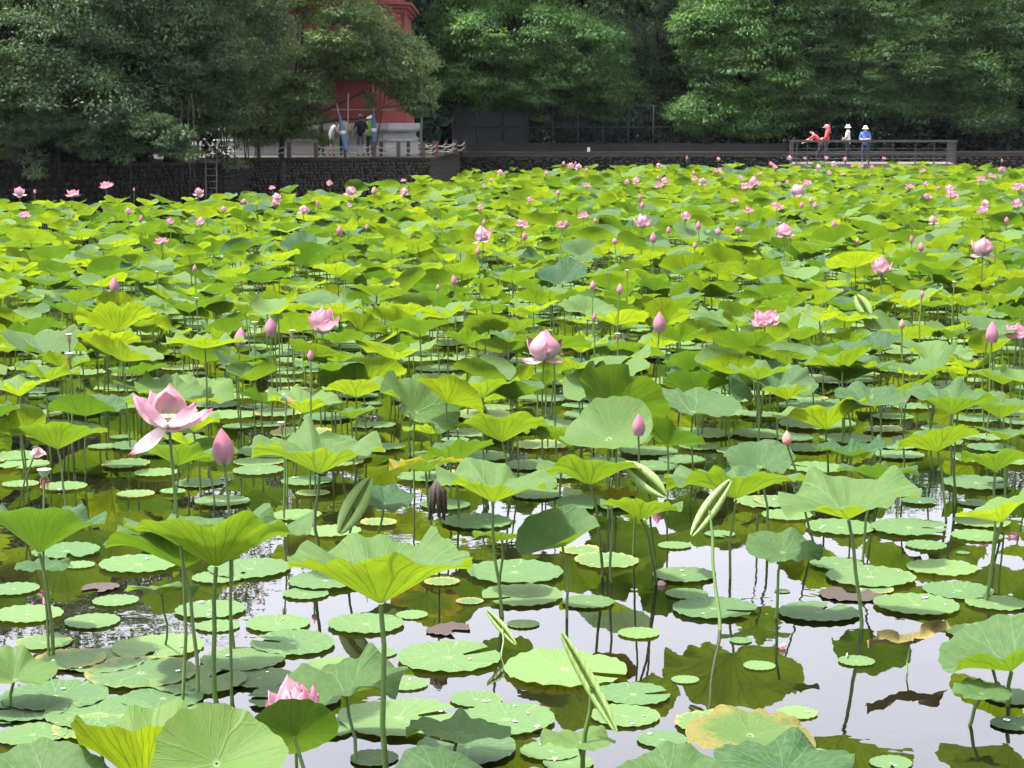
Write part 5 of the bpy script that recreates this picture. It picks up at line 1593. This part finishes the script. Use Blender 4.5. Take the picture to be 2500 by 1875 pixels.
def flower(x, y, w, kind, label=None, d=None, bx=None, by=None, tilt=8, tdir=-90, seed=0, custom=None, zf=1.05):
    """lotus flower; x, y = its middle and w = its width, in photograph pixels"""
    g = random.Random(seed + int(x * 7 + y))
    a = PITCH - math.atan((937.5 - y) / F_PX)
    if d is None:
        d = (CAM_H - zf) / math.tan(max(a, .008))
        d = min(d, y_limit(lx(x, min(d, 80))) - .5)
    p = at(x, y, d)
    size = w / ppm(p)
    span = {'open': 1.95, 'cup': 1.25, 'ball': 1.15, 'wide': 2.0}[kind]
    Ls = size / span
    org = p - Vector((0, 0, Ls * (.40 if kind != 'open' else .32)))
    if bx is None: base = Vector((org.x + g.uniform(-.05, .05), org.y + g.uniform(-.03, .05), 0))
    else:
        base = on_water(bx, by)
        base.y = max(min(base.y, org.y + .5), org.y - .5)
    e = empty("lotus_flower", base)
    tag(e, label, "flower", "pink lotus flowers")
    if not label: auto_label(e, {'open': "open pink lotus flower", 'cup': "cup-shaped pink lotus flower", 'ball': "rounded pink lotus flower", 'wide': "open pink lotus flower"}[kind], org)
    T = Matrix.Translation(org - base) @ tilt_matrix(tilt, tdir, g.uniform(0, 6.28) if custom is None else 0) @ Matrix.Scale(Ls, 4)
    if w >= 34 or custom:
        for me, az, op, sc in (custom or flower_layout(kind, g)):
            o = link("petal", me, e)
            o.matrix_local = T @ Matrix.Rotation(az, 4, 'Z') @ Matrix.Translation((.08, 0, 0)) @ Matrix.Rotation(op, 4, 'Y') @ Matrix.Scale(sc, 4)
        o = link("seed_head", pod_me, e); o.matrix_local = T @ Matrix.Scale(.8, 4)
        o = link("stamens", sta_me, e); o.matrix_local = T
    else:
        o = link("blossom", g.choice(FAR_BL[kind]), e); o.matrix_local = T
    V, Fc = stem_mesh((0, 0, -.25), org - base + Vector((0, 0, .01 * Ls)), .008 if d < 12 else .0075, int(x + y), .03, 6 if w > 30 else 4, 6)
    obj("stem", V, Fc, M['stem'], e)


def bud(x, y, w, h, label=None, d=None, bx=None, by=None, seed=0, dark=False, zf=1.0):
    g = random.Random(seed + int(x * 3 + y))
    a = PITCH - math.atan((937.5 - y) / F_PX)
    if d is None:
        d = (CAM_H - zf) / math.tan(max(a, .008))
        d = min(d, y_limit(lx(x, min(d, 80))) - .4)
    p = at(x, y, d)
    H = h / ppm(p) / 1.08; Wd = w / ppm(p)
    org = p - Vector((0, 0, H * .54))
    base = Vector((org.x + g.uniform(-.04, .04), org.y, 0)) if bx is None else on_water(bx, by)
    if bx is not None: base.y = max(min(base.y, org.y + .5), org.y - .5)
    e = empty("lotus_bud", base)
    tag(e, label, "flower bud", "closed lotus buds")
    if not label: auto_label(e, "closed dark bud" if dark else "closed pink lotus bud", org)
    T = Matrix.Translation(org - base) @ tilt_matrix(g.uniform(0, 6), g.uniform(0, 360), g.uniform(0, 6)) @ Matrix.Diagonal((Wd, Wd, H, 1))
    if dark:
        o = link("bud_core", make_mesh("bud_core", *lathe(bud_prof, 12), M['drypink']), e); o.matrix_local = T
    else:
        o = link("bud_core", BUDS[g.randrange(3)], e); o.matrix_local = T
        if h >= 36:
            for i in range(4):
                o = link("petal", BUD_PET, e)
                o.matrix_local = T @ Matrix.Rotation(i * 1.57 + .3, 4, 'Z') @ Matrix.Translation((.315, 0, .01)) @ Matrix.Diagonal((1, 1.05, .95 if i % 2 else .8, 1))
    V, Fc = stem_mesh((0, 0, -.25), org - base + Vector((0, 0, .02 * H)), .0075, int(x + y), .025, 5, 6)
    obj("stem", V, Fc, M['stem'], e)


def seedpod(x, y, w, label=None, d=None, bx=None, by=None, lean=(0, 0), dry=True, zf=.95):
    a = PITCH - math.atan((937.5 - y) / F_PX)
    if d is None: d = (CAM_H - zf) / math.tan(a)
    p = at(x, y, d)
    s = w / ppm(p) / .66
    org = p - Vector((0, 0, s * .2))
    base = Vector((org.x, org.y, 0)) if bx is None else on_water(bx, by)
    base.y = max(min(base.y, org.y + .5), org.y - .5)
    e = empty("lotus_seed_pod", base)
    tag(e, label, "seed pod", "lotus seed pods")
    if not label: auto_label(e, "pale green lotus seed pod", org)
    T = Matrix.Translation(org - base) @ tilt_matrix(lean[0], lean[1]) @ Matrix.Scale(s, 4)
    o = link("pod", pod_me, e); o.matrix_local = T
    if dry:
        parts = []
        for i in range(12):
            an = i * .55
            parts.append(tube([(.12 * math.cos(an), .12 * math.sin(an), .02), (.2 * math.cos(an), .2 * math.sin(an), -.12), (.16 * math.cos(an), .16 * math.sin(an), -.32 - .1 * (i % 3))], .018, 3, False))
        V, Fc = join(parts)
        o = obj("withered_stamens", V, Fc, M['drypink'], e); o.matrix_local = T
    V, Fc = stem_mesh((0, 0, -.25), org - base, .007, int(x), .02, 5, 6)
    obj("stem", V, Fc, M['stem'], e)


R_ = math.radians
big_petals = [(PET_MID, R_(172), R_(50), 1.10), (PET_MID, R_(150), R_(34), .95), (PET_IN, R_(95), R_(12), 1.06), (PET_OUT, R_(8), R_(58), 1.12), (PET_MID, R_(-25), R_(46), .98), (PET_IN, R_(60), R_(28), .85),
              (PET_MID, R_(215), R_(40), .90), (PET_OUT, R_(205), R_(118), 1.12), (PET_IN, R_(120), R_(22), .9), (PET_OUT, R_(-60), R_(80), .5)]
flower(412, 1003, 205, 'wide', "largest open pink flower with one petal hanging down", 8.2, 438, 1755, 4, -60, 1, big_petals)
flower(1329, 845, 92, 'ball', "rounded pink and white flower above the middle stems", 14.5, 1334, 1113, 6, -90, 2)
flower(787, 787, 80, 'cup', "white-topped pink flower next to the pair of buds", 16.6, None, None, 8, -60, 3)
flower(1868, 779, 84, 'open', "spreading pink flower beside a yellow bowl leaf", 16.9, None, None, 10, -120, 4)
flower(2484, 810, 86, 'open', "pink flower cut by the picture edge", 16.0, None, None, 10, -150, 5)
flower(2151, 652, 54, 'cup', "upright pink flower in front of the crowd past the dock line", None, None, None, 8, -100, 6)
flower(2400, 603, 54, 'ball', "rounded pink flower near the picture edge in the nearer crowd", None, None, None, 8, -90, 7)
flower(1180, 571, 46, 'ball', "heavy rounded pink flower standing over a blue-green cup leaf", None, None, None, 14, 180, 8)
flower(722, 1728, 150, 'cup', "pink flower half hidden behind the upright folded leaf", 7.3, None, None, 6, -60, 9)
flower(245, 1805, 60, 'cup', "pink flower tip tucked behind the crumpled yellow leaf", 7.0, None, None, 6, -60, 10)
for x, y, w, kd in FLOWERS:
    flower(x, y, w * 1.05, kd, tilt=10, tdir=(x * 37) % 360)
bud(547, 1090, 50, 86, "large closed pink bud on a long stem at the front", 8.3, 553, 1730)
bud(1559, 1037, 31, 54, "lone tall pink bud standing over the open water", 11.0, 1530, 1330)
bud(585, 822, 29, 44, "pink bud, the lower of the pair near the white-topped flower", 16.2)
bud(660, 799, 28, 46, "pink bud, the higher of the pair near the white-topped flower", 16.4)
bud(1610, 787, 30, 50, "plump pink bud opening at its base", 16.8)
bud(2422, 812, 31, 52, "dusky pink bud before the flower at the picture edge", 15.8)
bud(279, 695, 22, 38, "grey-pink bud shedding its outer petals", 19.5)
for x, y, w, h in SMALL_BUDS:
    bud(x, y, w * .88, h * .9)
bud(2202, 791, 13, 24, "small dark unopened bud leaning over a wide leaf", 16.4, dark=True)
bud(1922, 1070, 24, 36, "withered brown bud with shed petals over the ripples", 11.3, 1925, 1210, dark=True)
seedpod(108, 1155, 36, "pale seed pod with a withered fringe beside the curled-rim leaf", 9.2, 120, 1610)
seedpod(168, 868, 22, "round grey seed pod in front of a wavy leaf", 15.2)
seedpod(686, 1035, 18, "small pale seed pod above the broad wavy leaf", 12.4)
seedpod(700, 968, 24, "seed pod leaning over on its bent neck", 13.2, lean=(60, 180))
seedpod(675, 768, 20, None, 17.5); seedpod(714, 810, 16, None, 16.8); seedpod(622, 790, 18, None, 17.2)
seedpod(1508, 818, 16, None, 16.0); seedpod(1531, 662, 12, None, 20.5); seedpod(168, 820, 18, None, 16.2)
seedpod(1905, 545, 10, None); seedpod(2330, 690, 12, None); seedpod(480, 730, 12, None); seedpod(383, 665, 9, None)

# drooping withered flower, dead leaf and driftwood
e = empty("withered_flower", on_water(30, 1228)); tag(e, "drooping faded pink flower on a slanting bent stem", "flower")
tip = at(92, 1092, 12.3) - e.location
V, Fc = tube([(0, 0, -.2), tip * .5 + Vector((0, 0, -.03)), tip * .9, tip + Vector((0, 0, .01)), tip + Vector((-.03, 0, .0))], .006, 5); obj("stem", V, Fc, M['stem'], e)
for i in range(5):
    o = link("petal", PET_OUT, e)
    o.matrix_local = Matrix.Translation(tip) @ Matrix.Rotation(i * 1.25, 4, 'Z') @ Matrix.Rotation(R_(125 + 12 * (i % 3)), 4, 'Y') @ Matrix.Scale(.085, 4)
e = empty("dead_leaf", on_water(1072, 1290)); tag(e, "black shrivelled dead leaf hanging from its stem", "dead leaf")
top = at(1068, 1170, 10.6) - e.location
V, Fc = tube([(0, 0, -.2), (0, 0, top.z * .5), tuple(top)], .007, 5); obj("stem", V, Fc, M['stem'], e)
parts = []
for i in range(9):
    an = i * .7
    parts.append(tube([top, top + Vector((.035 * math.cos(an), .03 * math.sin(an), -.07)), top + Vector((.05 * math.cos(an), .04 * math.sin(an), -.20 - .02 * (i % 3)))], [.012, .02, .008], 5))
obj("shrivelled_blade", *join(parts), M['dry'], e)
lg = on_water(1232, 892)
V, Fc = tube([(-.35, 0, -.03), (-.2, .02, .05), (0, .02, .10), (.12, .03, .20), (.2, .04, .32), (.26, .05, .36)], [.05, .07, .075, .065, .05, .03], 9)
V = V + nrg.normal(0, .008, V.shape)
tag(obj("driftwood", V, Fc, M['dry'], loc=lg), "gnarled brown driftwood lying among the pads", "driftwood")
for x, y, s, lb in ((1835, 1287, .17, "brown rotted leaf scraps floating beside the dotted pad"), (970, 1362, .12, "dark rotten pad scraps in the rippled water"), (215, 1272, .11, "dark sunken pad under the small low leaf")):
    p = on_water(x * S, y * S)
    V, Fq, lc = leaf_grid(30, 5, .01, int(x), .03, 9, 1.3, 0, 0, -.01, 5, .10, True)
    V[:, 2] = V[:, 2] * .3 + .012
    tag(obj("rotten_pad", V * np.array([s, s, .6]), Fq, M['dry'], loc=(p.x, p.y, 0)), lb, "dead pad", "rotten pads")

for i, (x, y) in enumerate(((95, 1300), (1893, 1015), (862, 880), (1035, 842), (1700, 1400), (560, 1290), (1420, 1265), (1830, 1425))):
    p = on_water(x * S, y * S)
    o = link("fallen_petal", PET_OUT, None, (p.x, p.y, .012), (R_(90), 0, i * 1.3), (.055, .055, .055))
    auto_label(o, "pink petal fallen on the water", p); tag(o, None, "petal", "fallen petals")

finish_labels()

HAZE = 0.00005
if HAZE:
    V, Fc = box(-960, 960, -930, 1020, -2.3, 19)
    hz = link("haze", make_mesh("haze", V, Fc))
    hm = bpy.data.materials.new("haze_air"); hm.use_nodes = True
    hn = hm.node_tree.nodes; hn.clear()
    ho = hn.new("ShaderNodeOutputMaterial"); hv = hn.new("ShaderNodeVolumePrincipled")
    hv.inputs["Color"].default_value = (.86, .93, 1.0, 1); hv.inputs["Density"].default_value = HAZE; hv.inputs["Anisotropy"].default_value = .2
    hm.node_tree.links.new(hv.outputs[0], ho.inputs["Volume"])
    hz.data.materials.append(hm)
    tag(hz, kind="stuff")
